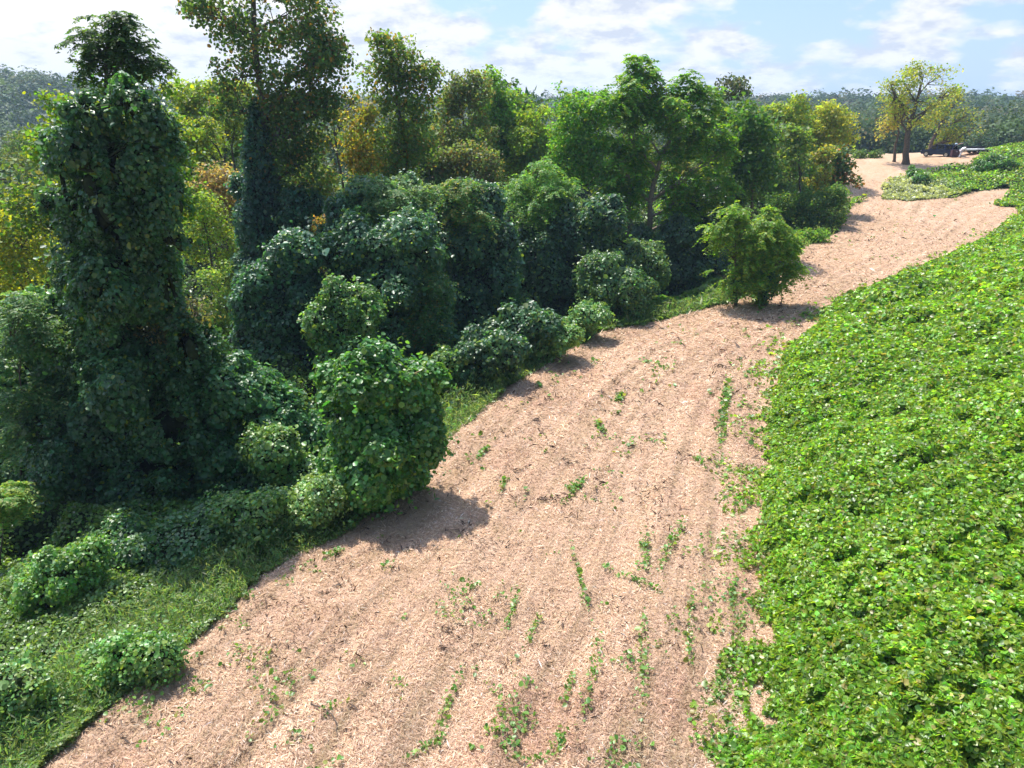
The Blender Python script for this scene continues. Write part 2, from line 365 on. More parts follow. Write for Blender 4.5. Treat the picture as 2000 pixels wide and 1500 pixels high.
# ------------------------------------------------------------------ draped vine masses
def off_(o): return 0 if not o else (o[0][0] if isinstance(o[0], tuple) else o[0])
def ell(px, py, Y, rx, ry, rd=None):
    p, s = at(px, py, Y); return (p, np.array([rx*s, (rd if rd else rx)*s, ry*s]))
def lumpy(ells, k=8, f=.46):
    out = []
    for c, r in ells:
        out.append((c, r*.80)); m = min(1.0, 1.6/r.min())
        for _ in range(k):
            d = norm(rnd(1))[0]; d[2] = abs(d[2]) if rng.random() < .65 else d[2]
            q = f*min(1., m)*rng.uniform(.45, 1.25); a = r.min()*.5+r*.5
            out.append((c+r*.92*d+np.array([0, 0, -a[2]*q*.3]), a*q*np.array([1, 1, rng.uniform(.8, 1.5)])))
    return out
def drape(root, ells, base, dens=150, size=.13, tint=G_KUDZU, alt=None, altp=0., name='foliage', core=True, bump=.26, hang=.5, freq=.9, holes=0., mat=None, lump=8):
    ells = lumpy(ells, lump)
    Ps, Ns = [], []
    sd_ = int(rng.integers(1000))
    for k, (c, r) in enumerate(ells):
        area = 4*math.pi*((r[0]*r[1])**1.6+(r[0]*r[2])**1.6+(r[1]*r[2])**1.6)**(1/1.6)/3**(1/1.6)
        n = int(area*dens*1.25); d = norm(rnd(n)); P = c+r*d
        keep = np.ones(n, bool)
        for j, (c2, r2) in enumerate(ells):
            if j != k: keep &= np.sum(((P-c2)/(r2*.93))**2, 1) > 1
        P, d = P[keep], d[keep]; nn = norm(d/r)
        f = fbm(P*freq*np.array([1, 1, .55]), 3, sd_)-.5
        f2 = fbm(P*freq*2.7, 2, sd_+5)-.5
        depth = rng.random(len(P))**1.5*.28
        P = P+nn*((f*2.0*bump+f2*1.2*bump)*min(1.0, r.min())*1.6 - depth+.05+(rng.random(len(P)) < .05)*rng.random(len(P))*.35)[:, None]
        if holes:
            h = fbm(P*np.array([1.6, 1.6, .5]), 2, sd_+9) > holes
            P, nn = P[h], nn[h]
        g = ground_z(P[:, 0], P[:, 1]); m = P[:, 2] > g+.02
        Ps.append(P[m]); Ns.append(nn[m])
    P = np.vstack(Ps); nn = np.vstack(Ns); n = len(P)
    up = np.array([0, 0, 1.])
    Nn = norm(nn*.75+up*.45+rnd(n)*.42); T = -up*hang+nn*.35+rnd(n)*.45
    # loose shoots standing off the surface or hanging from it
    ns = max(8, n//170); i0 = rng.integers(0, n, ns); L0 = rng.uniform(.25, .9, ns); dn = rng.random(ns) < .4
    dirn = norm(nn[i0]*.8+up*np.where(dn, -.6, .8)[:, None]+rnd(ns)*.5); q_ = 8; tt_ = np.linspace(.1, 1, q_)
    sp = (P[i0][:, None]+dirn[:, None]*(L0[:, None]*tt_)[:, :, None]-up*(L0[:, None]*tt_**2*.35)[:, :, None]).reshape(-1, 3)+rnd(ns*q_)*.05
    P = np.vstack([P, sp]); Nn = np.vstack([Nn, norm(np.repeat(nn[i0], q_, 0)*.4+up*.7+rnd(ns*q_)*.5)]); T = np.vstack([T, rnd(ns*q_)-up*.3]); n = len(P)
    cl = fbm(P*1.1, 2, sd_+3)
    me = leaf_mesh(name, P, Nn, T, size*.84*np.exp(rng.normal(size=n)*.33), tints(n, np.asarray(tint)*np.array([.95, 1, 1.35]), .22, alt, altp, cl), mat or M_KUDZU, LEAF6, 1.0, base)
    addobj(name, me, root)
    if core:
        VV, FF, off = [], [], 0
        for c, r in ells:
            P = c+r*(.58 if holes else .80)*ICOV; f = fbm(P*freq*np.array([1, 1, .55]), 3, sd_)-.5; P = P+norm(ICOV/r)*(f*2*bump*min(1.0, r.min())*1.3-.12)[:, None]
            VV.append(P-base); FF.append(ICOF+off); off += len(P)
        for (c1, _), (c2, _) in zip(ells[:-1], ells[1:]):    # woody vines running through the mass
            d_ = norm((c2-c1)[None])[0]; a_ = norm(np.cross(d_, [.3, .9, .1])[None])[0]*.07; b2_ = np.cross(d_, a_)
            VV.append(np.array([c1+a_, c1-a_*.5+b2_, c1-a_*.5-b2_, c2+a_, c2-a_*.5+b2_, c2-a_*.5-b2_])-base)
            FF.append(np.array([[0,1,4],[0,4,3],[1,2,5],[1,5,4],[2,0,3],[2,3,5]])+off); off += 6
        addobj('dark_core', raw_mesh('dark_core', np.vstack(VV), np.vstack(FF).ravel(), 3, M_DARK_FILL, smooth_=True), root)  # solid dark core added to stop light leaking, with woody vines inside
    return P
def reseed(label):
    global rng
    rng = np.random.default_rng(zlib.crc32(label.encode()))
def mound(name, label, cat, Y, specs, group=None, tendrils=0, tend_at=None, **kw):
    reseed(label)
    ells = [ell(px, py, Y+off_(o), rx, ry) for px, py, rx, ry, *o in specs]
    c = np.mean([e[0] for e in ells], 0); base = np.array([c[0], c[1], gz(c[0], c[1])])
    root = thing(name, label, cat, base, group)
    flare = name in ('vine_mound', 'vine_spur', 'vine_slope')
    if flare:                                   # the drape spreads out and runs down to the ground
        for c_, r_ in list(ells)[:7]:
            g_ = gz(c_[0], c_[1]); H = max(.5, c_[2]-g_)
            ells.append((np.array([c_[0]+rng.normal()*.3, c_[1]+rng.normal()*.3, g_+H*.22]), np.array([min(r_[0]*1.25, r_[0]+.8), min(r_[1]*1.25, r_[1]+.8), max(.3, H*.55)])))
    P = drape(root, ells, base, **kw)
    if name in ('vine_mound', 'vine_tower', 'vine_spur'):   # branches of the smothered trees showing through
        top = P[(P[:, 2] > np.quantile(P[:, 2], .45))]; k_ = max(5, int(len(ells)*.9)); sel_ = top[rng.integers(0, len(top), k_)]
        lb = [(q+np.array([0, 0, rng.uniform(-.1, .3)]), np.array([1, 1, .7])*rng.uniform(.35, .75)) for q in sel_]
        tn_ = np.asarray(kw.get('tint', G_KUDZU))*np.array([1.25, 1.15, 1.0])
        me_, C_ = foliage(lb, kw.get('size', .15)*.9, tn_, (.20, .24, .06), .15, 'frond' if rng.random() < .65 else 'broad', 4.5, .25, 5 if name != 'vine_tower' else 4, .55, base, int(rng.integers(9999)))
        me_.name = 'sprays'; addobj('sprays', me_, root)
    if tendrils:
        top = P[np.argsort(-(P[:, 2]+rng.random(len(P))*2.6))[:tendrils*60:60]]
        for q in top:
            l = rng.uniform(.4, .8); d = np.array([rng.normal(), rng.normal()*.4, 0]); d = d/np.linalg.norm(d)
            t = np.linspace(0, 1, 8)[:, None]; cur = rng.uniform(1.2, 2.6)
            pts = q+d*l*np.sin(t*cur)/cur*1.2+np.array([0, 0, 1])*l*(t-.55*t*t*cur*.6)
            addobj('tendril', tube_mesh('tendril', [(pts, np.linspace(.013, .006, 8))], M_TEND, base, 5), root)
    return root

# ------------------------------------------------------------------ free standing trees
def sprays(lobes, n_per_m2, gap, seed, inner=.55):
    Cs, Ds = [], []
    for c, r in lobes:
        a = 4*math.pi*(r[0]*r[1]+r[0]*r[2]+r[1]*r[2])/3; n = max(6, int(a*n_per_m2))
        d = norm(rnd(n)); rad = inner+(1.04-inner)*rng.random(n)**.5
        P = c+r*d*rad[:, None]; P += rnd(n)*.12*r.min()
        m = fbm(P*.75, 2, seed) > gap; Cs.append(P[m]); Ds.append(d[m])
    return np.vstack(Cs), np.vstack(Ds)
def foliage(lobes, size, tint, alt, altp, style, dens, gap, k, sr, origin, seed):
    C, D = sprays(lobes, dens, gap, seed); up = np.array([0, 0, 1.])
    n = len(C); cl = np.clip(fbm(C*.45, 2, seed+7)*.7+rng.random(n)*.3, 0, 1)
    if style == 'frond':
        nf = k; idx = np.repeat(np.arange(n), nf); m = len(idx)
        az = rng.random(m)*2*math.pi; out = np.stack([np.cos(az), np.sin(az), rng.uniform(-.15, .45, m)], 1)
        out = norm(out+D[idx]*.55); P0 = C[idx]+rnd(m)*.10*sr
        Lf = sr*rng.uniform(.8, 1.3, m); pairs = 6
        PP, NN, TT = [], [], []
        for q in range(pairs):
            tt = .22+.78*q/(pairs-1)
            pos = P0+out*(Lf*tt)[:, None]-up*(Lf*.55*tt*tt)[:, None]
            dirn = norm(out-up*(1.1*tt)); sidev = norm(np.cross(dirn, up+rnd(m)*.15))
            for s_ in (-1, 1):
                TT.append(norm(sidev*s_+dirn*.55-up*.35)); PP.append(pos+TT[-1]*size*.45); NN.append(norm(up+dirn*.45+rnd(m)*.3))
        P, Nn, T = np.vstack(PP), np.vstack(NN), np.vstack(TT); idx = np.tile(idx, pairs*2)
        tpl, asp = LEAF4, .85
    else:
        idx = np.repeat(np.arange(n), k); m = len(idx)
        P = C[idx]+np.clip(rnd(m), -1.8, 1.8)*sr*np.array([.55, .55, .36])
        P[:, 2] -= .12*sr
        Nn = norm(up*.55+D[idx]*.45+rnd(m)*.6); T = D[idx]*.4-up*.5+rnd(m)*.6
        tpl, asp = (LEAF6 if style == 'broad' else LEAF4), 1.
    nl = len(P)
    tn = tints(nl, tint, .18, alt, altp, cl[idx])
    sz = size*np.exp(rng.normal(size=nl)*.2)
    return leaf_mesh('crown', P, Nn, T, sz, tn, M_LEAF, tpl, asp, origin), C
def tree(name, label, cat, Y, lobes_px, trunk_px=None, tr=.16, size=.16, tint=G_TREE, alt=None, altp=0., style='broad', dens=2.2, gap=.40, k=16, sr=.55,
         vine=None, bark=None, group=None, base_xy=None, twigs=70, trunk_top=None, vkw=None):
    reseed(label)
    lobes = [ell(px, py, Y+off_(o), rx, ry) for px, py, rx, ry, *o in lobes_px]
    cen = np.mean([l[0] for l in lobes], 0)
    if trunk_px: tp = [at(px, py, Y)[0] for px, py in trunk_px]; b = tp[0].copy()
    else: b = cen.copy(); b[0] += rng.normal()*.3; tp = [b, cen]
    b[2] = gz(b[0], b[1])-.15; base = b.copy()
    if trunk_px and (tp[0][2]-b[2]) < .6: tp[0] = b
    else: tp = [b]+[p for p in tp if p[2] > b[2]+.6]
    root = thing(name, label, cat, base, group)
    if len(tp) < 2: tp.append(b+np.array([.05, 0, .7]))
    tp = np.array(tp); h = np.linalg.norm(np.diff(tp, axis=0), axis=1).cumsum(); h = np.r_[0, h]
    tt = np.linspace(0, h[-1], 14); pts = np.stack([np.interp(tt, h, tp[:, i]) for i in range(3)], 1)
    pts[1:-1] += rnd(12)*np.array([.05, .05, 0])*h[-1]*.10
    rad = tr*(1-.72*tt/h[-1]); rad[0] *= 1.35
    paths = [(pts, rad)]
    seed = int(rng.integers(10000))
    me, C = foliage(lumpy(lobes, 4, .5), size, tint, alt, altp, style, dens*.75, gap, k, sr, base, seed)
    for c, r in lobes:
        dz = np.clip(c[2]-r[2]*.4-np.linalg.norm(pts[:, :2]-c[:2], axis=1)*.9, pts[0, 2], pts[-1, 2])
        i = int(np.argmin(np.abs(pts[:, 2]-np.max(np.minimum(dz, c[2]-.2))))) if len(pts) else 0
        i = max(2, min(i, 12)); q = bend(pts[i], c, 7, .10); r0 = rad[i]*.6
        paths.append((q, np.linspace(r0, r0*.35, 7)))
        near = C[np.sum(((C-c)/r)**2, 1) < 1.4]
        for s_ in near[rng.permutation(len(near))[:max(3, twigs//len(lobes))]]:
            j = int(rng.integers(3, 7)); paths.append((bend(q[j], s_, 4, .08), np.linspace(max(.02, r0*.3), .008, 4)))
    addobj('trunk', tube_mesh('trunk', paths, bark or M_BARK, base), root)
    addobj('crown', me, root)
    if vine:
        ve = [ell(px, py, Y+off_(o), rx, ry) for px, py, rx, ry, *o in vine]
        drape(root, ve, base, name='vines', **(vkw or dict(dens=150, size=.14, tint=G_KDARK)))
    return root
#@@SCENE@@

# ------------------------------------------------------------------ ground covers (nobody could count them)
def polar(n, r0, r1, a0, a1):
    r = np.exp(rng.uniform(math.log(r0), math.log(r1), n)); a = rng.uniform(R_(a0), R_(a1), n)
    return r*np.sin(a), r*np.cos(a)
def canopy_h(x, y, lo, hi, sc, seed):
    f = fbm2(x*sc, y*sc, 3, seed); g = fbm2(x*sc*3.1, y*sc*3.1, 2, seed+4)
    return lo+(hi-lo)*smooth(.25, .75, f)+.30*(g-.5)
def carpet(name, label, cat, sel, n, rr, aa, hfn, size, tintfn, mat, tpl=LEAF6, asp=1., up=.9, layer=.45, hang=.2):
    x, y = polar(n, *rr, *aa); m = sel(x, y); x, y = x[m], y[m]; n = len(x)
    z0 = ground_z(x, y); h = hfn(x, y); e = .15
    hx = (hfn(x+e, y)-h)/e+(ground_z(x+e, y)-z0)/e; hy = (hfn(x, y+e)-h)/e+(ground_z(x, y+e)-z0)/e
    ns = norm(np.stack([-hx, -hy, np.ones(n)], 1))
    d = rng.random(n)**1.6*layer*np.maximum(h, .15)
    P = np.stack([x, y, z0+np.maximum(h, .05)-d], 1); r = np.hypot(x, y)
    Nn = ns*up+np.array([0, 0, .3])+rnd(n)*.6; T = rnd(n)*np.array([1, 1, .3])-np.array([0, 0, hang])
    me = leaf_mesh(name, P, Nn, T, size(r)*np.exp(rng.normal(size=n)*.25), tintfn(P, n), mat, tpl, asp)
    return tag(addobj(name, me), label, cat, kind='stuff')

def sheet(hfn, sel, xs, ys, drop):          # lower growth as one sheet, shade between the leaves put into its colour
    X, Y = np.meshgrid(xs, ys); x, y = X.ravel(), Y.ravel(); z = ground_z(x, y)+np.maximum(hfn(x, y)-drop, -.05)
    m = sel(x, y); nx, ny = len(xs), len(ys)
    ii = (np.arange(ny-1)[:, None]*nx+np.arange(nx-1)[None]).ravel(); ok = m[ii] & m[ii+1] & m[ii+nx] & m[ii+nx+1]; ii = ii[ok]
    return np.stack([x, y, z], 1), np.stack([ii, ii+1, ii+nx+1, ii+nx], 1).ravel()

def rough(x, y): return (fbm2(x*.55, y*.55, 2, 151)-.5)*.4+(fbm2(x*2.6, y*2.6, 2, 152)-.5)*.9
def h_field(x, y):
    dr, _ = dright(x, y); dr = dr+rough(x, y); m = straw_mask(x, y) & (y > 60)
    h = canopy_h(x, y, .2, .95, .38, 51)+.35*(fbm2(x*.12, y*.12, 2, 57)-.4)-.40*smooth(.58, .74, fbm2(x*2.3, y*2.3, 2, 58))
    e = smooth(-.6, 1.6, dr)
    far = smooth(62, 70, y); e = np.maximum(e, far*.85)
    return np.where(m, .06, h*(.12+.88*e))
def sel_field(x, y):
    dr, _ = dright(x, y); dr = dr+rough(x, y); dl, _ = dleft(x, y); m = straw_mask(x, y) & (y > 60)
    frac = rng.random(x.shape)
    edge = np.where(dr > .15, 1, np.clip(.22+dr*.14, 0, 1))
    pt = fbm2(x*.7, y*.7, 2, 61)
    far = (y > 62) & (dl < 0) & ~m & (x < 105) & (y < 112)
    # the withered pale patch in front of the knoll is sparser
    return ((dr > -1.3) & (frac < edge) & ((dr > .1) | (pt > .5)) & ((y < 66) | ~m) & (y < 112)) | far
PALE = hit_prof(1752, 372)
def tint_field(P, n):
    cl = fbm(P*np.array([.35, .35, .35]), 3, 71); cl2 = fbm(P*1.3, 2, 72)
    c = tints(n, G_KUDZU*np.array([1.28, 1.0, 1.2]), .42, (.22, .28, .035), .18, np.clip(cl*.6+cl2*.5, 0, 1))
    q = rng.random(n) < .035; c[q] = np.array((.32, .27, .09))*np.exp(rng.normal(size=(q.sum(), 1))*.3)
    d = np.hypot((P[:, 0]-PALE[0])/6.5, (P[:, 1]-PALE[1])/8.); w = (smooth(1.2, .5, d+.5*(cl2-.5))*(P[:, 1] > 68))[:, None]*.93
    c = c*(1-w)+w*np.array((.36, .385, .24))*np.exp(rng.normal(size=(n, 1))*.25)
    return c
carpet('kudzu_field', 'bright green knee deep vine leaves covering the whole slope right of the mown strip', 'vines', sel_field, 1150000, (8, 118), (-2, 46),
       h_field, lambda r: np.clip(.0045*r, .105, .21), tint_field, M_KUDZU, up=.5, layer=.9)
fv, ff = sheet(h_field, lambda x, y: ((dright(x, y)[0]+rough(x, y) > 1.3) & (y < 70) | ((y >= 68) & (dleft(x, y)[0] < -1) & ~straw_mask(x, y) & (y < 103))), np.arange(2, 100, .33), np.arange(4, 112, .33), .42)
tag(addobj('vine_shade_sheet', raw_mesh('vine_shade_sheet', fv, ff, 4, M_DARK_FILL, smooth_=True)), 'dark undergrowth sheet with shade painted in, below leaves of the vine covered slope', 'vines', kind='stuff')  # dark sheet colour gives the gaps between leaves their shade

# left side: weeds and vines running down into the trees
def h_left(x, y):
    dl, _ = dleft(x, y); dl = dl+rough(x, y)*.8
    return (canopy_h(x, y, .10, 1.35, .34, 81)+.4*(fbm2(x*1.3, y*1.3, 2, 85)-.5))*(.28+.72*smooth(0, 3.5, dl)) + smooth(4, 11, dl)*3.2*smooth(.42, .72, fbm2(x*.17, y*.17, 3, 87))*(y < 90)
def sel_left(x, y):
    dl, _ = dleft(x, y); m = straw_mask(x, y)
    return (dl+rough(x, y)*.7 > -.35-1.5*smooth(.55, .70, fbm2(x*1.4, y*1.4, 2, 89))) & (y < 125) & ~m & (rng.random(x.shape) < smooth(-.5, .7, dl)+.15) & (dl < 70)
def tint_left(P, n):
    cl = fbm(P*.35, 3, 83)
    w = smooth(7, 1.5, dleft(P[:, 0], P[:, 1])[0])[:, None]*smooth(40, 16, P[:, 1])[:, None]
    return tints(n, G_WEED, .22, (.13, .20, .05), .3, cl)*(1-w*.6)+w*.6*tints(n, (.125, .19, .07), .25, (.2, .24, .1), .3, cl)
carpet('weed_carpet', 'green weeds and vines carpeting the slope left of the mown strip under the trees', 'weeds', sel_left, 1200000, (11, 125), (-46, 22),
       h_left, lambda r: np.clip(.0046*r, .085, .22), tint_left, M_KUDZU, up=.6, layer=.7)
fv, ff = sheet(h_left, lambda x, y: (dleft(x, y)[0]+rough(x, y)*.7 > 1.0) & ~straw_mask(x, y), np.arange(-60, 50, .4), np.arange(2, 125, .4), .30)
tag(addobj('weed_shade_sheet', raw_mesh('weed_shade_sheet', fv, ff, 4, M_DARK_FILL, smooth_=True)), 'dark undergrowth sheet with shade painted in, below weeds left of the mown strip', 'weeds', kind='stuff')  # the same dark fill paints the shade under the weeds

# upright weeds and grass along the left edge of the strip
def blades(name, label, cat, x, y, h, w, tint, mat, lean=.35, z0=None):
    n = len(x); z = ground_z(x, y) if z0 is None else z0
    P = np.stack([x, y, z+h*.45], 1); T = np.array([0, 0, 1.])+rnd(n)*lean
    Nn = rnd(n); me = leaf_mesh(name, P, Nn, T, h, tint, mat, LEAF4, 1., (0, 0, 0))
    return tag(addobj(name, me), label, cat, kind='stuff')
x, y = polar(560000, 11, 90, -46, 26); dl, _ = dleft(x, y)
edge_w = .4+2.2*fbm2(x*.35, y*.35, 2, 91)+.5*smooth(24, 14, y)
dl = dl+rough(x, y)*.8; m = (rng.random(len(x)) < smooth(-1.0, .6, dl)+.02) & (dl > -1.) & (dl < edge_w*1.5) & (y < 88) & ~straw_mask(x, y); x, y, dl = x[m], y[m], dl[m]; n = len(x)
hh = (.10+.55*fbm2(x*.6, y*.6, 2, 92)+.15*smooth(0, 1.5, dl))*1.7*smooth(-.9, 1.2, dl)*(.5+fbm2(x*1.8, y*1.8, 2, 94))+.04
me = leaf_mesh('grass', np.stack([x, y, ground_z(x, y)+hh*rng.random(n)], 1), rnd(n)+np.array([0, 0, .2]), np.array([0, 0, 1.1])+rnd(n)*.6, np.clip(.0080*np.hypot(x, y), .16, .36)*np.exp(rng.normal(size=n)*.3),
               tints(n, (.105, .175, .06), .25, (.20, .23, .12), .25), M_LEAF, LEAF4, .26)
tag(addobj('grass', me), 'light green tall grass and weeds along the left edge of the mown strip', 'grass', kind='stuff')

# chopped straw lying on the strip
x, y = polar(950000, 9, 95, -46, 46); m = straw_ground(x, y); x, y = x[m], y[m]; n = len(x)
r = np.hypot(x, y); z = ground_z(x, y, True)+.015+rng.random(n)*.04
pal = np.array([(.70, .51, .39), (.82, .66, .52), (.58, .41, .30), (.64, .49, .31), (.42, .29, .21), (.72, .66, .62), (.26, .17, .12)])
pr = np.array([.3, .2, .17, .13, .1, .05, .05]); wv = fbm2(x*.9, y*.9, 3, 95)
c = pal[rng.choice(len(pal), n, p=pr)]*np.array([1.0, .93, .83])*np.exp(rng.normal(size=(n, 1))*.16)*(.82+.36*wv[:, None])
sl_, sL_ = dleft(x, y); sr_, _ = dright(x, y); U = np.abs(sl_)/(np.abs(sl_)+np.abs(sr_)+.01)*12.5
bd = .5*fbm2(U*1.5, sL_*.11, 3, 97)*.9+.55*fbm2(U*5.5, sL_*.13, 3, 99); bd2 = fbm2(x*.35, y*.35, 3, 98)
c = c*(.64+.50*smooth(.33, .62, bd))[:, None]*(1-.25*smooth(.55, .75, bd2)[:, None]*np.array([.7, 1, 1.05]))
low_ = (smooth(.45, .3, bd)*.6)[:, None]; c = c*(1-low_)+low_*c*np.array([.92, .95, .75])
me = leaf_mesh('straw', np.stack([x, y, z], 1), np.array([0, 0, 1.])+rnd(n)*.38, rnd(n)*np.array([1, 1, .35]), np.clip(.0050*r, .08, .22)*np.exp(rng.normal(size=n)*.4), np.clip(c, 0, .9), M_STRAW, LEAF4, .20)
tag(addobj('straw', me), 'dry tan straw left lying on the mown strip', 'straw', kind='stuff')

# green regrowth in the tyre rows, and thin scatter
RS = [(1262,1060,1250,1135,14),(1258,1240,1248,1385,17),(1165,1270,1140,1410,16),(895,1335,855,1440,15),(1050,1215,1030,1265,9),(1215,1130,1290,1160,10),(930,1150,915,1158,9),(1008,1180,985,1240,8),(320,1460,318,1472,9),
      (1330,1030,1290,1110,12),(1435,1140,1425,1200,8),(1445,1210,1430,1300,11),(1415,1300,1390,1370,12),(1410,1390,1440,1500,13),(1350,1180,1345,1300,10),(1100,1440,1070,1500,18),(860,1460,800,1490,14),(1120,1325,1100,1380,9),(1120,1090,1150,1200,8),
      (1020,985,1000,1000,9),(1125,950,1110,960,12),(985,940,980,960,7),(1215,770,1205,790,7),(1420,760,1405,870,9),(1385,950,1370,1010,8),(665,1080,640,1090,10),(1140,940,1100,985,8),(950,880,930,900,6),(1165,830,1180,850,7),(1470,560,1480,600,10),(1780,525,1790,530,5),(1600,1350,1602,1352,1)]
XX, YY = [], []
for x0, y0, x1, y1, w in RS:
    if w < 10 and rng.random() < .3: continue
    a, b = hit(x0, y0), hit(x1, y1); s = np.linalg.norm(a)/F; l = np.linalg.norm(a-b); w = w*1.25; k = int(20+55*(l+.3)*(w*s+.1)*2.2)
    t = rng.random(k); t = (t+.16*rnd(k, 1)[:, 0]+.35*(np.floor(t*5)/5-t)); XX.append(a[0]+(b[0]-a[0])*t+rng.normal(size=k)*w*s*.42); YY.append(a[1]+(b[1]-a[1])*t+rng.normal(size=k)*w*s*.42)
x, y = polar(60000, 9, 90, -44, 44); dl, _ = dleft(x, y); dr, _ = dright(x, y); f = fbm2(x*.7, y*.7, 3, 101)*.6+fbm2(x*2.6, y*2.6, 2, 102)*.4
m = straw_mask(x, y) & (f > .62-.10*smooth(4, 0, -dr)*smooth(45, 15, y)); XX.append(x[m]); YY.append(y[m])
x, y = np.concatenate(XX), np.concatenate(YY); n = len(x); r = np.hypot(x, y); hh = rng.random(n)*.16+.03
me = leaf_mesh('regrowth', np.stack([x, y, ground_z(x, y, True)+hh], 1), np.array([0, 0, .9])+rnd(n)*.5, rnd(n), np.clip(.0048*r, .075, .16)*np.exp(rng.normal(size=n)*.3), tints(n, (.085, .17, .03), .25, (.2, .22, .06), .2), M_KUDZU)
tag(addobj('regrowth', me), 'small green vine sprouts coming back in rows on the mown strip', 'sprouts', kind='stuff')

# dark broken stems and clods in the straw
XX, YY = [], []
for px, py, w, k in [(875,1237,20,60),(868,1270,10,30),(1065,980,16,40),(1090,975,20,30),(1130,1470,14,30),(770,1115,12,30),(1340,1040,10,25),(905,1165,9,20),(1230,1290,10,24),(640,1160,12,24),(560,1330,14,26),(1110,560+350,10,20),(1700,470,16,14),(1560,640,14,16),(1405,720,14,18)]:
    a = hit(px, py); s = np.linalg.norm(a-np.array([0, 0, CZ]))/F; XX.append(a[0]+rng.normal(size=k)*w*s*.6); YY.append(a[1]+rng.normal(size=k)*w*s*.35)
x, y = polar(40000, 9, 80, -44, 44); m = straw_mask(x, y) & (fbm2(x*1.1, y*1.1, 2, 111) > .58); XX.append(x[m]); YY.append(y[m])
x, y = np.concatenate(XX), np.concatenate(YY); n = len(x); r = np.hypot(x, y)
me = leaf_mesh('debris', np.stack([x, y, ground_z(x, y, True)+.03+rng.random(n)*.06], 1), np.array([0, 0, .7])+rnd(n)*.6, rnd(n)*np.array([1, 1, .4]), np.clip(.0075*r, .10, .3)*np.exp(rng.normal(size=n)*.4), np.array((.10, .065, .045))*np.exp(rng.normal(size=(n, 1))*.5), M_STRAW, LEAF4, .3)
tag(addobj('debris', me), 'dark bits of broken stem and soil scattered through the straw', 'debris', kind='stuff')
rp = [hit(px, py)+np.array([0, 0, .05]) for px, py in [(610,1385),(640,1395),(660,1420),(655,1450)]]
vr = addobj('dead_vine', tube_mesh('dead_vine', [(np.array([np.interp(np.linspace(0, 3, 14), range(4), [q[i] for q in rp]) for i in range(3)]).T+rnd(14)*.02, np.linspace(.018, .008, 14))], M_BARK)); tag(vr, 'thin dark dead vine lying on the straw at the lower left', 'vine')

# ------------------------------------------------------------------ vine covered shapes on the left
mound('vine_covered_shrub', 'tall block-shaped shrub wrapped in vines, standing alone on the left edge of the mown strip', 'shrub', 20.3,
      [(745,745,76,70), (694,762,62,54), (802,765,58,56), (742,845,104,92), (732,915,86,84,-.2), (722,972,56,42,-.6), (772,940,46,46,.1), (690,925,46,60,-.4), (842,815,24,44), (655,745,26,36), (688,890,30,80,-.6), (730,690,40,22), (815,735,36,30)],
      dens=330, size=.15, tint=(.062,.155,.022), alt=(.17,.27,.03), altp=.10, bump=.16, tendrils=14, lump=3)
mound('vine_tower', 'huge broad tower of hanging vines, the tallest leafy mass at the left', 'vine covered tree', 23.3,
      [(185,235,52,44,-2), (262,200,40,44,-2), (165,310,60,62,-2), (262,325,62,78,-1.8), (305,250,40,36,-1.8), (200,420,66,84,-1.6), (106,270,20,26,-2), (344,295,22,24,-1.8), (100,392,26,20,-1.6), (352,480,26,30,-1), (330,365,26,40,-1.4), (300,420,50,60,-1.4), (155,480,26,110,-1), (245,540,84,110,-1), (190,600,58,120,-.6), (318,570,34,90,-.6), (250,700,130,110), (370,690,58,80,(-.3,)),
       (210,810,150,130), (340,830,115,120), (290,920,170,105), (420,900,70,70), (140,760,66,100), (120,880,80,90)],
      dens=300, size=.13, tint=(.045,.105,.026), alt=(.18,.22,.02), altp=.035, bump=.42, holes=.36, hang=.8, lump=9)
tree('locust_tree', 'dark feathery tree top poking out above the tall left vine tower', 'tree', 23.2,
     [(215,80,52,42), (180,118,34,26), (262,112,44,34), (285,150,40,28,(.3,)), (212,38,20,22), (245,62,34,26)], [(210,600), (220,300), (215,110), (212,60)], tr=.16,
     size=.13, tint=(.045,.085,.022), style='frond', dens=4.2, gap=.42, k=5, sr=.42)
tree('vine_draped_tree', 'tree with yellow green leaf sprays on the right shoulder of the tall left vine tower', 'tree', 23.4,
     [(250,165,48,36), (215,190,60,30), (130,215,34,24), (305,190,40,34), (335,245,36,40), (290,250,50,42), (345,330,34,40), (110,330,26,40), (88,290,18,26), (120,260,30,30), (365,400,28,30)], [(225,600), (240,300), (270,200)], tr=.16,
     size=.12, tint=(.08,.15,.02), alt=(.24,.27,.02), altp=.2, dens=5, gap=.38, k=13, sr=.42)
tree('spreading_tree', 'dark olive tree with a level branch reaching left out of the vine tower', 'tree', 28,
     [(60,370,62,34), (20,350,46,26), (110,400,60,50), (85,430,50,36), (20,400,34,26), (120,350,34,30)], [(190,700), (170,480), (110,400)], tr=.22,
     size=.13, tint=(.055,.10,.018), alt=(.26,.27,.02), altp=.16, dens=4, gap=.36, k=15, sr=.5)
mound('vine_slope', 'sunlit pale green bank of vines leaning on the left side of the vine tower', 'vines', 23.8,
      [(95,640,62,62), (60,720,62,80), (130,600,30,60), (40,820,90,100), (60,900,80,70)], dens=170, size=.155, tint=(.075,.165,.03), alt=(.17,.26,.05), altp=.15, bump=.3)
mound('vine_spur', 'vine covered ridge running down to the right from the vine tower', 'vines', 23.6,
      [(450,745,58,52), (500,790,70,62), (555,820,60,58), (590,860,42,60), (430,800,70,90), (500,870,90,70)], dens=180, size=.15, tint=(.05,.125,.03), alt=(.13,.22,.05), altp=.12, bump=.3)
